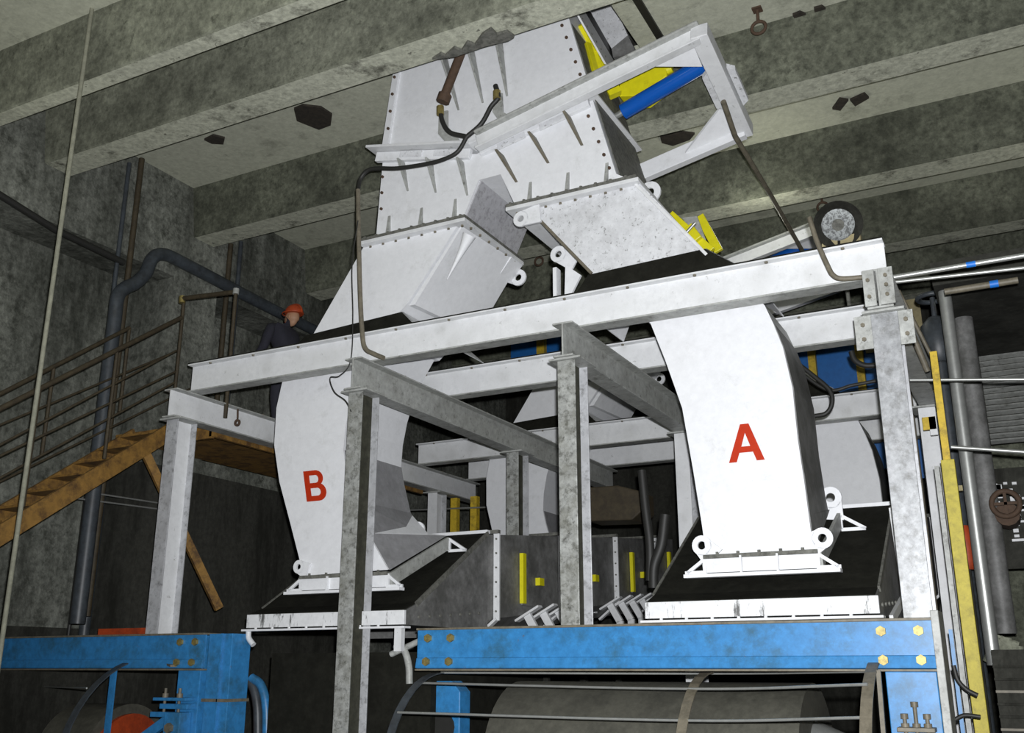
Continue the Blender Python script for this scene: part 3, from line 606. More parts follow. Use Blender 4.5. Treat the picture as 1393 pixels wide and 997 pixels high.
# ------------------------------------------------------------------ gate frame with cylinder
def gate():
    t = thing('slide_gate', 'white rectangular gate frame sticking out from the forked chute to the upper right', 'frame', (-3.3, 8.9, 6.9), 'slide gate frames')
    n0, n1 = atY(650, 194, 8.22), atY(953, 46, 8.22); f0, f1 = atY(882, 236, 9.62), atY(1012, 176, 9.62)
    obj('near_rail', MB().bar(n0, n1, .05, .17, (0, 0, 1)), 'whitebeam', t, .006)
    obj('near_rail_top', MB().bar(n0+V(0, -.03, .085), n1+V(0, -.03, .085), .14, .03), 'greybeam', t, .01)
    obj('near_rail_bottom', MB().bar(n0+V(0, -.02, -.085), n1+V(0, -.02, -.085), .1, .025), 'whitebeam', t, .004)
    obj('far_rail', MB().bar(f0-V(.8,0,.13), f1, .1, .2, (0, 0, 1)), 'white', t, .006)
    obj('end_crossbar', MB().bar(n1+V(0, -.06, 0), f1+V(0, .06, 0), .17, .16, (0, 0, 1)), 'whitebeam', t, .008)
    m1 = lerp(n1, f1, .35); m2 = lerp(n1, f1, .75)
    for (p, q, s) in ((m1, m2, -1), (m1, m2, 1)):
        A = [p+V(s*.1, 0, .04), q+V(s*.1, 0, .04), lerp(p, q, .9)+V(s*.17, 0, .04), lerp(p, q, .1)+V(s*.17, 0, .04)]
        obj('ribbed_gusset', MB().prism(A, [k+V(0, 0, -.05) for k in A]), 'speck', t)
    A = [f1+V(-.1, -.05, .0), f1+V(-.65, -.05, -.12), f1+V(-.1, -.4, .15)]
    obj('corner_gusset', MB().prism(A, [k+V(0, 0, -.03) for k in A]), 'white', t)
    A = [n1+V(-.1, .05, .0), n1+V(-.6, .05, -.12), n1+V(-.1, .35, -.1)]
    obj('corner_gusset', MB().prism(A, [k+V(0, 0, -.03) for k in A]), 'white', t)
    return t
g1 = gate()
t = thing('hydraulic_cylinder', 'bright blue cylinder lying inside the upper slide gate', 'cylinder', atY(900, 120, 8.95), 'blue gate cylinders')
c1 = t
p0, p1 = atY(848, 152, 9.0), atY(957, 88, 8.9)
obj('barrel', MB().tube([p0, p1], .088, 28), 'blue2', t)
obj('end_clevis', MB().tube([p1, p1+(p1-p0).normalized()*.12], .045, 12), 'grime', t)
obj('rod', MB().tube([p0, p0-(p1-p0).normalized()*.45], .035, 12), 'chrome', t)
def side(px, py, off=.04):
    x = -3.55
    for _ in range(12): p = atX(px, py, x); x = -3.475-(p.z-7.24)*.26+off
    return atX(px, py, x)
t = thing('gate_box', 'yellow gate box behind the white rail at the top of the forked chute', 'gate box', atY(880, 130, 9.2), 'yellow gate parts')
A = [atY(843, 84, 9.2), atY(842, 131, 9.2), atY(872, 130, 9.2), atY(907, 103, 9.2), atY(903, 66, 9.2), atY(866, 70, 9.2)]
obj('box_body', MB().prism(A, [k+V(.0, .3, 0) for k in A]), 'yellow', t, .01)
obj('box_collar', MB().bar(atY(826, 127, 9.1), atY(842, 120, 9.15), .1, .13), 'yellow', t)
obj('end_nut', MB().tube([atY(905, 96, 9.25), atY(914, 92, 9.25)], .06, 6), 'yellow', t)
t = thing('gate_box', 'tall narrow yellow gate strips along the sooty right side of the forked chute', 'gate box', side(805, 100), 'yellow gate parts')
for (a_, b_, wd) in (((789, 34), (834, 116), .06), ((799, 60), (815, 118), .07), ((806, 62), (822, 108), .05)):
    obj('gate_strip', MB().bar(side(*a_), side(*b_), wd, .06), 'yellow', t, .006)
t = thing('ceiling_hood', 'small grey sheet metal hood beside the forked chute in the ceiling opening', 'hood', atY(820, 40, 9.6))
A = [atY(800, 12, 9.62), atY(832, 66, 9.62), atY(854, 48, 9.62), atY(834, 4, 9.62)]
obj('hood_panel', MB().prism(A, [k+V(0, .1, 0) for k in A]), 'speck', t)
A = [side(783, 18, .08), side(793, 16, .08), side(832, 82, .08), side(822, 87, .08)]
ff = obj('bolted_flange', MB().prism(A, [k+V(0.02, 0.02, 0) for k in A]), 'whitebeam', t)
bolts(t, along(side(790, 24, .09), side(824, 80, .09), 6), '-y', .018, .015, 'grime')
A = [side(793, 16, .08), side(800, 15, .08), side(836, 78, .08), side(832, 82, .08)]
obj('rubber_seal', MB().prism(A, [k+V(0.02, .02, 0) for k in A]), 'rubber', t)
A = [atY(832, 66, 9.6), atY(854, 48, 9.6), atY(866, 72, 9.6), atY(834, 78, 9.6)]
obj('hood_skirt', MB().prism(A, [k+V(0, .1, 0) for k in A]), 'side', t)
tag(obj('hanger_strap', MB().bar(atZ(865, -3, 8.38), atZ(901, 56, 8.38), .08, .03), 'rubber'), 'dark strap crossing the bright slab above the upper slide gate, near the top edge', 'strap')
# second gate further back
g2 = dup(g1, (.12, 4.85, -.12), 'rear white gate frame showing just above the right half of the front beam')
dup(c1, (.12, 4.85, -.12), 'rear blue cylinder showing just above the right half of the front beam')
t = thing('gate_box', 'yellow sloping gate rail right of the speckled slanting chute, above the front beam', 'gate box', atY(940, 315, 9.7), 'yellow gate parts')
obj('gate_strip', MB().bar(atY(912, 292, 9.72), atY(968, 342, 9.72), .06, .09), 'yellow', t, .006)
obj('gate_strip', MB().bar(atY(952, 294, 10.3), atY(978, 342, 10.3), .05, .1), 'yellow', t, .006)
obj('gate_block', MB().bar(atY(936, 310, 9.68), atY(950, 328, 9.68), .1, .12), 'yellow', t, .01)
obj('gate_pin', MB().tube([atY(934, 316, 9.6), atY(946, 303, 9.6)], .018, 8), 'chrome', t)
A = [atY(928, 296, 10.1), atY(948, 294, 10.1), atY(960, 326, 10.1), atY(950, 330, 10.1)]
obj('back_plate', MB().prism(A, [k+V(0, .03, 0) for k in A]), 'greybeam', t)

# ------------------------------------------------------------------ pipes and hoses near the chute
tag(obj('service_pipe', MB().tube([atY(984, 138, 8.8), atZ(1000, 185, 6.9), atZ(1050, 268, 7.0), atZ(1092, 342, 7.05)], .028, 10), 'brownsteel'),
    'thin brown pipe running back from the corner of the upper slide gate', 'pipe')
t = thing('grease_hose', 'black forked hose hooked over the front of the forked chute', 'hose', atY(600, 215, 8.2))
yv = 8.14
obj('hose_run', MB().tube(smooth([atY(635, 186, yv), atY(622, 207, yv), atY(600, 218, yv), atY(575, 224, yv), atY(540, 229, yv), atY(515, 229, yv), atY(500, 232, yv), atY(490, 244, yv), atY(487, 262, 8.1)]), .024, 10), 'rubber', t)
obj('hose_branch', MB().tube(smooth([atY(635, 186, yv), atY(612, 180, yv), atY(602, 165, yv), atY(599, 148, yv)]), .026, 10), 'rubber', t)
obj('hose_branch', MB().tube(smooth([atY(635, 186, yv), atY(655, 168, yv), atY(668, 145, yv), atY(678, 132, yv), atY(674, 116, yv)]), .026, 10), 'rubber', t)
obj('brass_fitting', MB().tube([atY(599, 156, yv), atY(599, 145, yv)], .042, 8), 'brass', t)
obj('brass_fitting', MB().tube([atY(676, 135, yv), atY(676, 124, yv)], .042, 8), 'brass', t)
for nm, px in (('left', [(597, 152), (609, 150), (609, 172), (630, 196), (612, 200), (596, 182)]), ('right', [(672, 128), (683, 126), (684, 152), (698, 160), (680, 166), (670, 152)])):
    A = [atY(a_, b_, 8.3) for a_, b_ in px]
    obj('hose_bracket', MB().prism(A, [k+V(0, .02, 0) for k in A]), 'greybeam', fork)
tag(obj('conduit_pipe', MB().tube(smooth([atY(487, 258, 8.08), atY(488, 320, 8.08), atY(490, 400, 8.08), atY(493, 455, 8.08), atY(497, 474, 8.08), atY(508, 481, 8.08), atY(522, 487, 8.08)]), .026, 10), 'brownsteel'),
    'thin grey conduit pipe rising in front of the front beam left of the forked chute', 'pipe')
tag(obj('loose_wire', MB().tube(smooth([atY(487, 300, 8.02), atY(479, 360, 8.02), atY(480, 430, 8.02), atY(477, 490, 8.02), atY(462, 511, 8.02), atY(449, 514, 8.02), atY(455, 533, 8.02), atY(470, 545, 8.02), atY(478, 560, 8.0)]), .006, 6), 'rubber'),
    'thin loose black wire hanging over chute B beside the column', 'wire')
tag(obj('rusty_pipe', MB().tube([atY(632, 60, 8.1), atY(604, 132, 8.1)], .05, 14).tube([atY(606, 128, 8.1), atY(602, 139, 8.1)], .075, 8), 'rust'),
    'short thick rusty brown pipe hanging in front of the forked chute at its top left', 'pipe')
tag(obj('conduit_pipe', MB().tube(smooth([atY(1101, 296, 8.05), atY(1112, 330, 8.05), atY(1126, 362, 8.05), atY(1133, 374, 8.05), atY(1145, 379, 8.05), atY(1176, 377, 8.05)], 6), .022, 8), 'brownsteel'),
    'thin bent conduit crossing the right end of the front beam', 'pipe')

# ------------------------------------------------------------------ ceiling fittings
for (px, py, pz, lab) in ((1030, 12, ZS, 'rusty ring hook in the bright ceiling slab at the top right'), (1117, 262, ZS, 'rusty hook hanging from the ceiling strip above the round lamp'), (733, 338, ZS, 'dark hook hanging in the gap between the two slanting chutes')):
    p = atZ(px, py, pz); 
    mb = MB().tube([p, p-V(0, 0, .16)], .018, 8)
    mb.tube([p+V(.075*math.cos(k*math.pi/9), 0, -.235+.075*math.sin(k*math.pi/9)) for k in range(19)], .018, 8)
    mb.box(p.x-.05, p.x+.05, p.y-.05, p.y+.05, p.z-.02, p.z)
    tag(obj('ceiling_hook', mb, 'rust'), lab, 'hook', 'ceiling hooks')
for pts_, lab in (([(400, 146), (412, 141), (437, 144), (452, 154), (450, 168), (434, 174), (404, 162)], 'ragged dark rusty plate on the ceiling slab at left of the forked chute'),
             ([(278, 188), (290, 182), (306, 186), (304, 194), (288, 193)], 'small dark rusty plate at the beam edge, upper left'),
             ([(1132, 146), (1142, 132), (1154, 134), (1143, 148)], 'dark diamond shaped plate on the ceiling strip, left of a pair'),
             ([(1156, 134), (1176, 125), (1182, 131), (1163, 142)], 'dark diamond shaped plate on the ceiling strip, right of a pair'),
             ([(898, 184), (930, 178), (945, 180), (938, 188), (915, 196), (900, 192)], 'ragged rusty plate on the ceiling inside the upper slide gate'),
             ([(1078, 18), (1088, 14), (1096, 17), (1092, 25), (1082, 25)], 'small rust lump on the bright slab, nearest the ring hook'),
             ([(1107, 9), (1118, 6), (1124, 10), (1118, 15), (1108, 15)], 'small rust lump on the bright slab, right of the other lump')):
    A = [atZ(a_, b_, ZS-.005) for a_, b_ in pts_]
    tag(obj('rusty_plate', MB().prism(A, [k-V(0, 0, .03) for k in A]), 'blackrust'), lab, 'plate', 'rusty plates on the ceiling')
jag = [(588, 78), (600, 70), (606, 73), (618, 62), (628, 66), (636, 54), (646, 58), (656, 44), (668, 36), (676, 44), (690, 40), (700, 47), (692, 52), (660, 60), (620, 74)]
A = [atZ(a_, b_, ZB-.004) for a_, b_ in jag]
tag(obj('broken_edge_patch', MB().prism(A, [k+V(0, 0, -.03) for k in A]), 'grime'), 'ragged dark broken patch along the concrete beam edge right above the forked chute', 'patch')
tag(obj('hanging_hook', MB().tube([(-8.45, 8.9, 4.62), (-8.44, 8.9, 4.5)], .012, 6).ring((-8.44, 8.9, 4.45), .02, .045, .02), 'rust'), 'small brown hook on the web of the leftmost crossbeam', 'hook')
# round lamp
p = atY(1140, 306, 9.6)
t = thing('bell_lamp', 'round caged lamp with a bright reflector above the right end of the front beam', 'lamp', p)
ax = V(.1, -.85, -.5).normalized()
prof = [(.0, .07), (.05, .09), (.13, .17), (.2, .24)]
obj('lamp_shade', MB().tube([p-ax*(.22-s_) for s_, r_ in prof], [r_ for s_, r_ in prof], 28, caps=False).tube([p-ax*.32, p-ax*.2], .06, 12), 'dark', t)
obj('reflector', MB().tube([p-ax*.03, p-ax*.02], .16, 24), 'glass', t)
obj('reflector_centre', MB().tube([p-ax*.02, p-ax*.0], .06, 16), 'grime', t)
obj('bracket', MB().tube([p-ax*.3, p-ax*.3+V(0, .1, -.55), V(p.x, 9.8, 5.02)], .02, 8), 'grime', t)
t = thing('junction_box', 'beige box pair below the round lamp, behind the front beam', 'box', atY(1160, 330, 9.75))
for q_ in ([(1118, 324), (1117, 350), (1140, 346), (1139, 320)], [(1143, 319), (1143, 345), (1172, 340), (1170, 314)]):
    A = [atY(a_, b_+2, 9.74) for a_, b_ in q_]; obj('box_panel', MB().prism(A, [k+V(0, .12, 0) for k in A]), 'beige', t, .004)

# ------------------------------------------------------------------ background panels, blue and yellow
t = thing('blue_enclosure', 'blue sheet enclosure with yellow posts far behind chute A', 'enclosure', (-2, 16.4, 2.2), 'blue and yellow enclosures behind')
obj('sheet', MB().box(-3.4, -1.2, 16.45, 16.5, 4.6, 6.75), 'bluepanel', t)
obj('lower_sheet', MB().box(-1.75, -1.0, 16.42, 16.44, 4.4, 5.4), 'bluepanel', t)
for x in (-2.95, -2.2): obj('yellow_post', MB().box(x-.06, x+.06, 16.3, 16.42, 2.5, 7.0), 'ochre', t)
obj('yellow_rail', MB().box(-3.4, -1.0, 16.32, 16.38, 5.42, 5.46), 'ochre', t)
obj('beige_board', MB().box(-2.1, -1.2, 16.38, 16.4, 6.5, 7.3), 'beige', t)
t = thing('blue_enclosure', 'small dark blue sheet with one yellow post seen under the front beam centre', 'enclosure', (-6, 16.4, 5), 'blue and yellow enclosures behind')
A = [atY(695, 468, 16.4), atY(762, 458, 16.4), atY(762, 490, 16.4), atY(695, 500, 16.4)]
obj('sheet', MB().prism(A, [k+V(0, .04, 0) for k in A]), 'bluepanel', t)
q = atY(738, 470, 16.3); obj('yellow_post', MB().box(q.x-.08, q.x+.08, 16.2, 16.32, q.z-1.6, q.z+.9), 'ochre', t)
t = thing('yellow_post_pair', 'pair of yellow posts seen through the gap right of chute B', 'post', (-8.6, 14.2, 0), 'far yellow posts')
for px in (619, 646):
    q = atY(px, 700, 14.2); obj('yellow_post', MB().box(q.x-.06, q.x+.06, 14.15, 14.25, 0, 4.3), 'ochre', t)
obj('cross_wire', MB().tube([atY(555, 694, 14.1), atY(660, 690, 14.1)], .014, 6), 'chrome', t)
tag(obj('hanging_cable', MB().tube(smooth([atY(1082, 492, 10.6), atY(1105, 510, 10.6), atY(1128, 530, 10.6), atY(1132, 548, 10.6), atY(1124, 562, 10.6), atY(1108, 566, 10.6)]), .025, 8), 'rubber'), 'black cable looping right of the shoulder of chute A', 'cable')
tag(obj('hanging_cable', MB().tube(smooth([atY(1158, 478, 10.4), atY(1163, 490, 10.4), atY(1176, 497, 10.4), atY(1192, 497, 10.4)]), .03, 8), 'rubber'), 'short thick black cable loop just left of the rightmost front column', 'cable')
tag(obj('hanging_cable', MB().tube(smooth([atY(1080, 500, 10.9), atY(1125, 530, 10.9), atY(1160, 524, 10.9), atY(1192, 518, 10.9)]), .02, 8), 'rubber'), 'thin black cable sagging between chute A and the rightmost front column, before the blue sheet', 'cable')
tag(obj('cable_bundle', MB().tube(smooth([atY(873, 640, 10.4), atY(878, 690, 10.4), atY(884, 740, 10.4), atY(884, 790, 10.4)]), .05, 8).tube(smooth([atY(905, 700, 10.4), atY(900, 740, 10.4), atY(890, 770, 10.4), atY(889, 800, 10.4)]), .06, 8), 'rubber'), 'dark hanging cables left of the hopper of chute A', 'cable')
t = thing('background_bin', 'dim rounded bin with rusty smears between the centre columns, in the back', 'bin', atY(840, 690, 12.6))
A = [atY(778, 664, 12.6), atY(780, 700, 12.6), atY(800, 709, 12.6), atY(860, 707, 12.6), atY(873, 695, 12.6), atY(872, 668, 12.6), atY(840, 660, 12.6)]
obj('bin_body', MB().prism(A, [k+V(0, .5, 0) for k in A]), 'rail', t, .02)
q = atY(790, 700, 12.8); obj('stand', MB().box(q.x-.04, q.x+.04, 12.75, 12.85, 0, q.z), 'dark', t)

# ------------------------------------------------------------------ right-hand background
for (pt, pb, y, r, m, lab) in (((1291, 440), (1352, 905), 10.6, .062, 'chrome', 'bright vertical steel pipe at the right, ending above the grating'),
                               ((1310, 440), (1370, 862), 11.6, .1, 'side', 'wide dull grey pipe just right of the bright vertical pipe'),
                               ((1262, 400), (1284, 620), 12.2, .05, 'pipe', 'dark vertical pipe close behind the yellow post on the right')):
    a_, b_ = atY(*pt, y), atY(*pb, y); a_.z = ZR-.01
    tag(obj('vertical_pipe', MB().tube([V((a_.x+b_.x)/2, y, b_.z), V((a_.x+b_.x)/2, y, a_.z)], r, 18), m), lab, 'pipe', 'vertical pipes on the right')
t = thing('yellow_post', 'yellow post right of the rightmost column', 'post', (-.62, 9.4, 0))
obj('lower_post', MB().box(-.68, -.57, 9.4, 9.5, 0, 3.35), 'yellowdull', t, .005)
obj('upper_post', MB().box(-.66, -.6, 9.42, 9.48, 3.35, 4.35), 'ochre', t)
obj('blue_edge_strip', MB().box(-.74, -.70, 9.4, 9.5, 0, 3.3), 'greybeam', t)
for (pl, pr_, y, r, m, lab) in (((1205, 379), (1396, 347), 8.3, .022, 'chrome', 'upper bright horizontal pipe at right with blue tape, near the beam end'),
                             ((1205, 385), (1396, 364), 8.6, .016, 'chrome', 'thin horizontal pipe just below the taped pipe at right'),
                             ((1285, 397), (1385, 381), 9.3, .03, 'brownsteel', 'short dull horizontal pipe with blue tape over the dark opening'),
                             ((1238, 517), (1396, 516), 9.6, .014, 'chrome', 'thin horizontal rod crossing the pipes at right, upper of two'),
                             ((1294, 608), (1396, 615), 9.6, .018, 'chrome', 'thin horizontal rod at right, lower of two')):
    a_, b_ = atY(*pl, y), atY(*pr_, y); z = (a_.z+b_.z)/2
    t = thing('horizontal_pipe', lab, 'pipe', (a_.x, y, z), 'horizontal pipes on the right')
    b_ = b_+(b_-a_)*.6 if pr_[0] > 1390 else b_
    obj('pipe_run', MB().tube([a_, b_], r, 10), m, t)
    if 'blue tape' in lab:
        f = .62 if y < 9 else .68
        c0 = lerp(a_, atY(*pr_, y), f); dd = (b_-a_).normalized()
        obj('tape_band', MB().tube([c0-dd*.035, c0+dd*.035], r*1.12, 12), 'tape', t)
t = thing('louvre_panel', 'dark corrugated panel on the wall at the far right', 'panel', (.6, 13.2, 3.6))
lx = atY(1342, 560, 13.2).x; lz0, lz1 = atY(1342, 603, 13.2).z, atY(1342, 480, 13.2).z
pz = MB(); nn = 16; st = (lz1-lz0)/nn
for k in range(nn): pz.ext([(13.3, lz0+st*k), (13.2, lz0+st*k+.02), (13.22, lz0+st*(k+.6)), (13.3, lz0+st*(k+.9))], 'x', lx, lx+2.5)
obj('slats', pz, 'greybeam', t); obj('backing', MB().box(lx-.02, lx+2.5, 13.3, 13.34, lz0, lz1+1.2), 'dark', t)
obj('frame_post', MB().box(lx-.08, lx-.02, 13.15, 13.34, lz0, lz1+1.2), 'brownsteel', t)
struct('trim_11', MB().box(-.62, 7.7, 14.2, 14.5, 0, ZR+.25), 'concrete_side')
for px, y, r, m, lab in ((1251, 12.8, .02, 'brownsteel', 'thin conduit close to the right edge of the rightmost column, nearest the column'), (1262, 12.5, .035, 'pipe', 'dark conduit between the rightmost column and the yellow post'), (1300, 12.9, .05, 'pipe', 'dark pipe between the yellow post and the bright vertical pipe')):
    q = atY(px, 640, y); tag(obj('thin_conduit', MB().tube([V(q.x, y, 0), V(q.x, y, ZR-.01)], r, 10), m), lab, 'conduit', 'thin conduits at the right')
t = thing('gate_valve', 'dark gate valve with a handwheel under the dark opening, right of the front beam end', 'valve', atY(1270, 430, 12))
q = atY(1268, 405, 12.0)
obj('handwheel', MB().tube([q+V(.16*math.cos(k*math.pi/10), .16*math.sin(k*math.pi/10), 0) for k in range(21)], .03, 8), 'pipe', t)
obj('stem', MB().tube([q, q-V(0, 0, .3)], .03, 8), 'pipe', t); obj('valve_body', MB().tube([q-V(0, 0, .25), q-V(0, 0, .35), q-V(0, 0, .7), q-V(0, 0, .8)], [.08, .17, .17, .1], 14), 'pipe', t)
obj('valve_pipe', MB().tube([q-V(0, 0, .8), V(q.x, q.y, 0)], .07, 12), 'pipe', t)
for (x0_, y0_, x1_, y1_, m, lab) in ((1252, 530, 1278, 536, 'ochre', 'small yellow bracket plate beside the yellow post, upper'), (1256, 566, 1272, 585, 'ochre', 'small yellow box beside the yellow post, middle'), (1266, 566, 1273, 592, 'whitebeam', 'narrow white sign plate beside the yellow post'), (1297, 660, 1309, 668, 'beige', 'small beige box right of the yellow post')):
    p_, q_ = atY(x0_, y1_, 10.9), atY(x1_, y0_, 10.9)
    tag(obj('small_plate', MB().box(p_.x, q_.x, 10.9, 10.94, p_.z, q_.z), m), lab, 'plate', 'small fittings at the right')
t = thing('slanted_stair_rail', 'dark sloping handrail going down behind the rightmost column', 'railing', (-.7, 9.5, 5))
obj('rail_bar', MB().tube([atY(1218, 400, 9.6), atY(1262, 505, 9.9)], .03, 8), 'brownsteel', t)
obj('rail_bar', MB().tube([atY(1222, 395, 10), atY(1275, 500, 10.3)], .02, 8), 'brownsteel', t)
t = thing('orange_drum', 'orange rounded object behind the yellow post at right', 'drum', atY(1312, 745, 11))
q = atY(1313, 745, 11.2); obj('drum_body', MB().tube([q+V(0, 0, -.22), q+V(0, 0, -.14), q+V(0, 0, .14), q+V(0, 0, .22)], [.06, .1, .1, .06], 16), 'orange', t)
obj('stand', MB().tube([V(q.x, q.y, 0), q-V(0, 0, .22)], .03, 8), 'dark', t)
t = thing('valve_wheel', 'rusty red handwheel at the far right edge', 'valve', atY(1365, 685, 11))
q = atY(1368, 685, 11.4)
obj('wheel_rim', MB().tube([q+V(.13*math.cos(k*math.pi/12), 0, .13*math.sin(k*math.pi/12)) for k in range(25)], .028, 8), 'rust', t)
obj('spokes', MB().bar(q+V(-.13, 0, 0), q+V(.13, 0, 0), .03, .03).bar(q+V(0, 0, -.13), q+V(0, 0, .13), .03, .03), 'rust', t)
obj('valve_body', MB().tube([q+V(0, .05, -.1), q+V(0, .4, -.1)], .12, 12), 'rust', t)
t = thing('control_rack', 'rack of small white terminal plates at the far right edge', 'rack', atY(1370, 680, 12.2))
base = atY(1340, 650, 12.2)
obj('rack_back', MB().box(base.x, base.x+1.3, 12.25, 12.3, base.z-1.0, base.z+.1), 'dark', t)
for k in range(34):
    a_ = random.random(); b_ = random.random(); xx = base.x+.03+a_*.42; zz = base.z-.05-b_*.75
    obj('terminal_plate', MB().box(xx, xx+.04+.08*random.random(), 12.2, 12.25, zz, zz+.02+.04*random.random()), 'whitebeam', t)
t = thing('step_grating', 'dark grating steps at the bottom right corner', 'steps', (.3, 9.5, 0))
for k in range(9): obj('grating_bar', MB().box(-.5, .6, 9.7, 9.74, .8+.1*k, .82+.1*k), 'brownsteel' if k % 3 == 0 else 'dark', t)
obj('side_panel', MB().box(-.5, .7, 9.8, 9.85, .0, 1.75), 'dark', t)
tag(obj('rubble_heap', (lambda mb: [mb.tube([atY(1365+random.uniform(-22, 25), 885+random.uniform(-22, 22), 11)+V(0, 0, -.02), atY(1365+random.uniform(-22, 25), 885+random.uniform(-22, 22), 11)], .03+.03*random.random(), 6) for k in range(26)] and mb)(MB()), 'concrete'),
    'pale grey rubble below the wide dull pipe at the lower right', 'rubble')['kind'] = 'stuff'
t = thing('black_hose', 'black hose sagging behind the right blue post and yellow post', 'hose', atY(1300, 960, 9))
obj('hose_run', MB().tube(smooth([atY(1297, 905, 8.9), atY(1303, 925, 8.9), atY(1315, 938, 8.9), atY(1330, 946, 8.9)]), .018, 8), 'rubber', t)
obj('hose_run', MB().tube(smooth([atY(1297, 980, 8.9), atY(1312, 973, 8.9), atY(1334, 975, 8.9)]), .016, 8), 'rubber', t)
tag(obj('flat_blue_strip', MB().box(-.76, -.73, 9.1, 9.12, 0, 1.9), 'blue'), 'blue strip between the right girder end and the yellow post', 'strip')

# ------------------------------------------------------------------ left side: stairs, rails, pipes
XN, XF_ = -9.4, -10.12
s0, s1 = atX(-40, 752, XN), atX(233, 586, XN)
t = thing('steel_staircase', 'rusty yellow steel staircase climbing along the left wall', 'stairs', (XN, s0.y, s0.z-1))
dn = V(0, s1.y-s0.y, s1.z-s0.z)
s00 = V(XN, s0.y, s0.z+.0)-dn*.9; s11 = V(XN, s1.y, s1.z)
obj('stringer', MB().bar(s00, s11, .05, .2), 'stair', t, .004)
obj('stringer', MB().bar(s00+V(XF_-XN+.1, 0, 0), s11+V(XF_-XN+.1, 0, 0), .05, .2), 'stair', t, .004)
n = 15
for k in range(n):
    p = lerp(s00, s11, (k+.5)/n)
    obj('tread', MB().box(XF_+.12, XN-.02, p.y-.12, p.y+.12, p.z+.03, p.z+.055), 'stair', t)
obj('diagonal_brace', MB().bar(atX(195, 610, -9.45), atX(298, 828, -9.0), .06, .1), 'stair', t)
t = thing('stair_platform', 'rusty landing at the top of the staircase behind the leftmost column', 'platform', (-9.6, 8.9, 4.3))
obj('deck', MB().box(-10.38, -8.72, s11.y, 13.5, s11.z+.0, s11.z+.05), 'stair', t)
obj('edge_channel', MB().box(-8.76, -8.71, s11.y, 13.5, s11.z-.14, s11.z-.0), 'stair', t)
obj('front_channel', MB().box(-10.38, -8.72, s11.y-.0, s11.y+.05, s11.z-.16, s11.z), 'stair', t)
def rail(lab, X_, lines, posts, thick):
    t = thing('stair_railing', lab, 'railing', atX(*lines[0][0], X_), 'railings of the staircase')
    for i, (a_, b_) in enumerate(lines):
        p, q = atX(*a_, X_), atX(*b_, X_); p = p-(q-p)*.4
        obj('rail_bar', MB().tube([p, q], thick if i == 0 else .014, 8), 'rail', t)
    for a_, b_ in posts:
        p, q = atX(*a_, X_), atX(*b_, X_); q = V(p.x, (p.y+q.y)/2, q.z); p = V(p.x, q.y, p.z)
        obj('rail_post', MB().tube([p, q], .022, 8), 'rail', t)
    return t
rl = rail('nearer rusty railing of the staircase, joining the tall corner post', XN, [((0, 556), (247, 432)), ((0, 605), (240, 477)), ((0, 650), (238, 520)), ((0, 620), (240, 505))],
     [((160, 480), (141, 624)), ((248, 402), (241, 532)), ((50, 530), (35, 690))], .03)
rail('farther rusty railing of the staircase, along the wall', XF_+.1, [((0, 536), (176, 446)), ((0, 578), (235, 480)), ((0, 655), (260, 528))],
     [((176, 446), (163, 560)), ((70, 500), (60, 620))], .026)
t = thing('landing_railing', 'rusty rail across the landing, from the tall corner post to the post near the worker', 'railing', atX(248, 405, XN))
p = atX(248, 406, XN); q = atY(321, 397, p.y)
obj('rail_bar', MB().tube([p, q], .032, 8), 'rail', t)
obj('rail_post', MB().tube([q, V(q.x, q.y, s11.z+.05)], .025, 8), 'rail', t)
obj('post_cap', MB().tube([q+V(0, 0, -.03), q+V(0, 0, .04)], .04, 8), 'greybeam', t)
obj('post_cap', MB().tube([p+V(0, 0, -.06), p+V(0, 0, .03)], .042, 8), 'brass', t)
# pipes on the left wall
XP = -10.25
wp = atX(157, 425, XP)
tag(obj('wall_pipe', MB().tube(smooth([atX(445, 458, XP), atX(350, 410, XP), atX(250, 358, XP), atX(222, 346, XP), atX(207, 352, XP), atX(198, 372, XP), atX(184, 385, XP), atX(170, 392, XP), atX(160, 404, XP),
    V(XP, wp.y, wp.z-.1), V(XP, wp.y, wp.z-.8), V(XP, wp.y, 3.6), V(XP, wp.y, 2.1)], 6), .09, 14), 'pipe'), 'thick dark pipe along the left wall that bends down by the stairs', 'pipe')
tag(obj('wall_pipe', MB().tube([atX(-60, 228, -10.33), atX(75, 312, -10.33), atX(168, 357, -10.33)], .045, 10), 'rubber'), 'thin dark pipe running under the ledge of the left wall', 'pipe')
for (pt, zb, X_, r, lab) in (((176, 222), 2.2, -10.36, .03, 'vertical conduit on the left wall beneath the beam end, left of a pair'), ((193, 216), 2.2, -10.36, .04, 'vertical conduit on the left wall beneath the beam end, right of a pair'),
                         ((314, 332), 4.6, -10.36, .04, 'short vertical conduit above the landing rail, left of a pair'), ((328, 329), 4.6, -10.36, .035, 'short vertical conduit above the landing rail, right of a pair')):
    p = atX(*pt, X_); tag(obj('wall_conduit', MB().tube([p, V(p.x, p.y, zb)], r, 10), 'pipe' if r < .04 else 'rail'), lab, 'conduit', 'vertical conduits on the left wall')
p = atX(130, 700, -10.9)
tag(obj('vertical_pipe', MB().tube([V(-10.85, p.y, p.z+.3), V(-10.85, p.y, 1.9)], .07, 14), 'pipe'), 'blue grey vertical pipe on the left wall under the stairs', 'pipe')
p = atX(112, 700, -10.9)
tag(obj('vertical_pipe', MB().tube([V(-10.88, p.y, p.z+.3), V(-10.88, p.y, 1.9)], .025, 14), 'rubber'), 'thin dark pipe left of the blue grey pipe under the stairs', 'pipe')
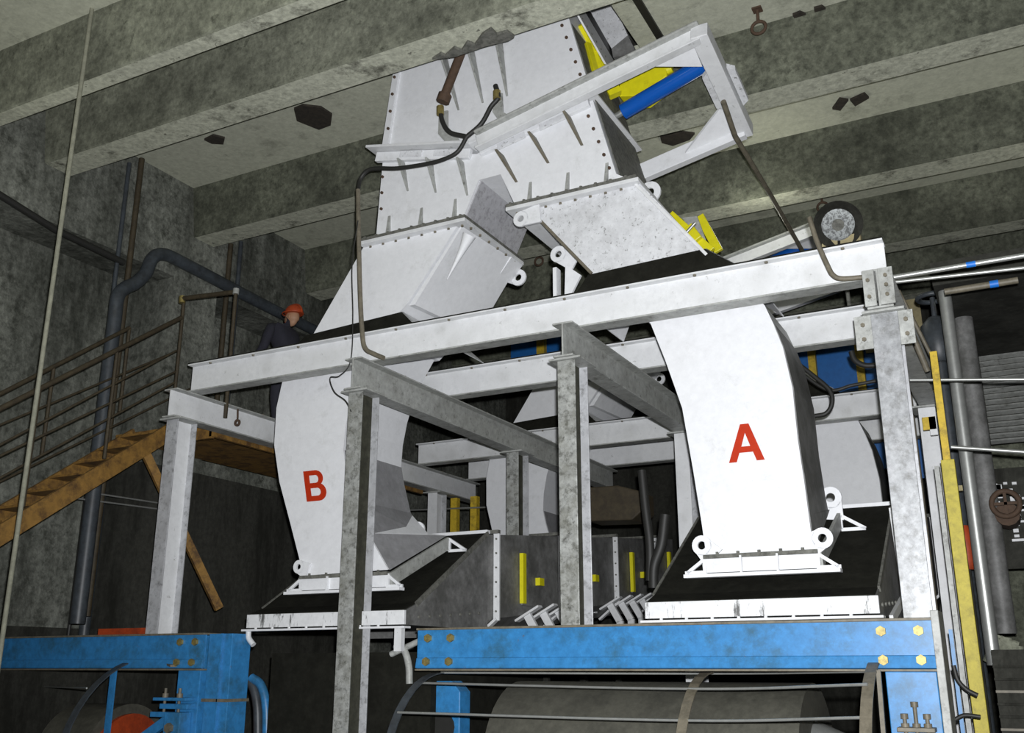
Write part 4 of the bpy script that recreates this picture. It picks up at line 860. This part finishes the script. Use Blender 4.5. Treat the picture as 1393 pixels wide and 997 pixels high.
for k, (a_, b_) in enumerate((((110, 668), (215, 684)), ((105, 678), (213, 692)))):
    p, q = atX(*a_, -10.3), atX(*b_, -10.3); tag(obj('thin_rod', MB().tube([p, q], .012, 6), 'chrome'), 'thin bright rod under the staircase, %s of two' % ('upper', 'lower')[k], 'rod', 'thin rods under the stairs')
struct('trim_12', MB().box(-11.12, -10.97, -3, 14.5, 0, 2.08), 'dark')
# hanging rope
ro = atZ(125, 12, ZS)
tag(obj('hanging_rope', MB().tube([(ro.x, ro.y, 0), (ro.x, ro.y, ZS)], .022, 10), 'ropegrey'), 'pale vertical rope like rod hanging at the far left, in front of the stairs', 'rope')
# red thing and dark shelf line behind the left girder
tag(obj('red_cover', MB().box(-9.5, -8.75, 8.1, 8.25, 1.95, 2.02), 'orange'), 'dull red cover just above the left blue girder', 'cover')
# the gap under hopper B
t = thing('curved_guard', 'blue and grey curved guard in the dark gap below hopper B', 'guard', atY(350, 960, 8.8))
for dx, m in ((0, 'pipe'), (.1, 'blue')):
    pts_ = [atY(330+dx*120, 922, 8.8), atY(343+dx*120, 932, 8.8), atY(350+dx*120, 960, 8.8), atY(351+dx*120, 1010, 8.8)]
    obj('guard_strip', MB().tube(smooth(pts_), .05, 8), m, t)
t = thing('scraper_frame', 'pale horizontal plates in the dark gap left of the floor-standing column', 'frame', atY(450, 945, 9.0))
for q_ in ([(452, 922), (447, 933), (548, 933), (548, 921)], [(436, 943), (430, 950), (548, 954), (548, 945)]):
    A = [atY(a_, b_, 9.0) for a_, b_ in q_]; obj('plate', MB().prism(A, [k+V(0, .25, 0) for k in A]), 'greybeam', t)
tag(obj('blue_clamp', MB().bar(atY(408, 942, 8.95), atY(424, 958, 8.95), .06, .1), 'blue'), 'small blue clamp beside the pale plates in the gap', 'clamp')
t = thing('bent_strut', 'bent pale strut right of the floor-standing column, beside the girder end', 'strut', atY(550, 900, 8.5))
obj('strut_arm', MB().tube(smooth([atY(538, 878, 8.4), atY(550, 885, 8.4), atY(556, 905, 8.4), atY(557, 930, 8.4)]), .035, 8), 'greybeam', t)
obj('strut_arm', MB().tube([atY(570, 872, 8.4), atY(532, 890, 8.4)], .03, 8), 'greybeam', t)
tag(obj('return_conveyor', MB().box(-7.4, -5.4, 8.6, 11.2, 0, 1.75), 'dust'), 'dark conveyor body below hopper B', 'conveyor')

# ------------------------------------------------------------------ worker
def skinned(name, chain, edges, parent, m, root=0, sub=2):
    org = wloc(parent); me = bpy.data.meshes.new(name)
    me.from_pydata([tuple(Vector(p)-org) for p, r in chain], edges, []); me.materials.append(M[m])
    o = bpy.data.objects.new(name, me); S.collection.objects.link(o); o.parent = parent
    md = o.modifiers.new('skin', 'SKIN'); md.use_smooth_shade = True
    for i, (p, r) in enumerate(chain):
        sv = me.skin_vertices[0].data[i]; sv.radius = (r, r) if not isinstance(r, tuple) else r; sv.use_root = (i == root)
    s = o.modifiers.new('sub', 'SUBSURF'); s.levels = 1; s.render_levels = sub
    return o
head = atY(398, 432, 9.95); fx, fy, fz = head.x-.02, 9.95, s11.z+.05
tp = thing('person', 'person in dark work clothes and an orange red hard hat, leaning over at the landing', 'person', (fx, fy, fz))
H_ = head.z-fz            # head centre above the deck
k = H_/1.52
def q(x, y, z): return V(fx+x*k, fy+y*k, fz+z*k)
lean = -.22
ch = [(q(0, 0, .93), .15*k), (q(-.03, 0, 1.12), .145*k), (q(-.1, -.02, 1.32), (.2*k, .15*k)), (q(-.05, -.03, 1.42), .065*k), (q(0, -.04, 1.5), .05*k),
      (q(.02, .13, .9), .105*k), (q(0, .14, .5), .075*k), (q(.02, .15, .1), .05*k), (q(-.12, .16, .05), .04*k),
      (q(.02, -.13, .9), .105*k), (q(-.04, -.14, .5), .075*k), (q(.02, -.15, .1), .05*k), (q(-.12, -.16, .05), .04*k),
      (q(-.1, .2, 1.34), .075*k), (q(-.14, .27, 1.08), .055*k), (q(-.34, .2, .98), .042*k), (q(-.44, .17, .98), .028*k),
      (q(-.1, -.24, 1.34), .075*k), (q(-.14, -.3, 1.08), .055*k), (q(-.34, -.24, .98), .042*k), (q(-.44, -.2, .98), .028*k)]
ed = [(0,1),(1,2),(2,3),(3,4),(0,5),(5,6),(6,7),(7,8),(0,9),(9,10),(10,11),(11,12),(2,13),(13,14),(14,15),(15,16),(2,17),(17,18),(18,19),(19,20)]
skinned('work_clothes', ch, ed, tp, 'cloth')
# head
hc = head
def ell(mb, c, rx, ry, rz, nu=20, nv=14, z0=-1, f=None):
    vs = []; 
    for i in range(nv+1):
        ph = math.pi*i/nv
        for j in range(nu):
            th = 2*math.pi*j/nu; d = V(math.sin(ph)*math.cos(th), math.sin(ph)*math.sin(th), math.cos(ph))
            p = V(d.x*rx, d.y*ry, max(d.z, z0)*rz)
            if f: p = f(p, d)
            vs.append(c+p)
    fs = [(i*nu+j, (i+1)*nu+j, (i+1)*nu+(j+1) % nu, i*nu+(j+1) % nu) for i in range(nv) for j in range(nu)]
    return mb.add(vs, fs, True)
def facef(p, d):
    # face looks towards -x, -y (to the left of the picture)
    if d.x < -.3 and -.75 < d.z < .2: p.x -= .01
    if d.x < -.85 and abs(d.y) < .28 and -.35 < d.z < .15: p.x -= .03
    if d.z < -.4: p.x -= .012; p.y *= .82
    return p
mbh = MB(); ell(mbh, hc, .1, .08, .125, 28, 20, -1, facef)
ell(mbh, hc+V(.01, -.082, -.005), .02, .012, .032); ell(mbh, hc+V(.01, .082, -.005), .02, .012, .032)
hd = obj('head', mbh, 'skin', tp)
obj('eye', ell(ell(MB(), hc+V(-.09, -.034, .012), .01, .013, .008), hc+V(-.09, .034, .012), .01, .013, .008), 'rubber', hd)
obj('mouth', MB().box(hc.x-.108, hc.x-.1, hc.y-.025, hc.y+.025, hc.z-.062, hc.z-.054), 'red', hd)
hm = MB(); hcc = hc+V(.02, 0, .055)
ell(hm, hcc, .135, .115, .13, 28, 16, -.05)
hm.tube([hcc+V(.15*math.cos(a_*math.pi/12)-.02, .125*math.sin(a_*math.pi/12), 0) for a_ in range(25)], .009, 6)
obj('hard_hat', hm, 'orange', tp)
obj('hat_ridge', MB().tube([hcc+V(.137*math.cos(a_*math.pi/10), 0, .132*math.sin(a_*math.pi/10)) for a_ in range(11)], .012, 8), 'orange', tp)
for sy in (.17, -.2):
    c0 = q(-.44, sy, .98)
    hmb = MB(); ell(hmb, c0+V(-.03, 0, 0), .045, .04, .018)
    for f_ in range(4):
        y_ = (f_-1.5)*.02; L1 = (.065, .075, .07, .055)[f_]
        hmb.tube([c0+V(-.06, y_, 0), c0+V(-.06-L1*.6, y_, -.005), c0+V(-.06-L1, y_, -.035)], [.0095, .009, .007], 8)
    hmb.tube([c0+V(-.02, .035 if sy < 0 else -.035, 0), c0+V(-.055, .055 if sy < 0 else -.055, -.01), c0+V(-.08, .05 if sy < 0 else -.05, -.02)], [.012, .01, .008], 8)
    obj('hand', hmb, 'skin', tp)
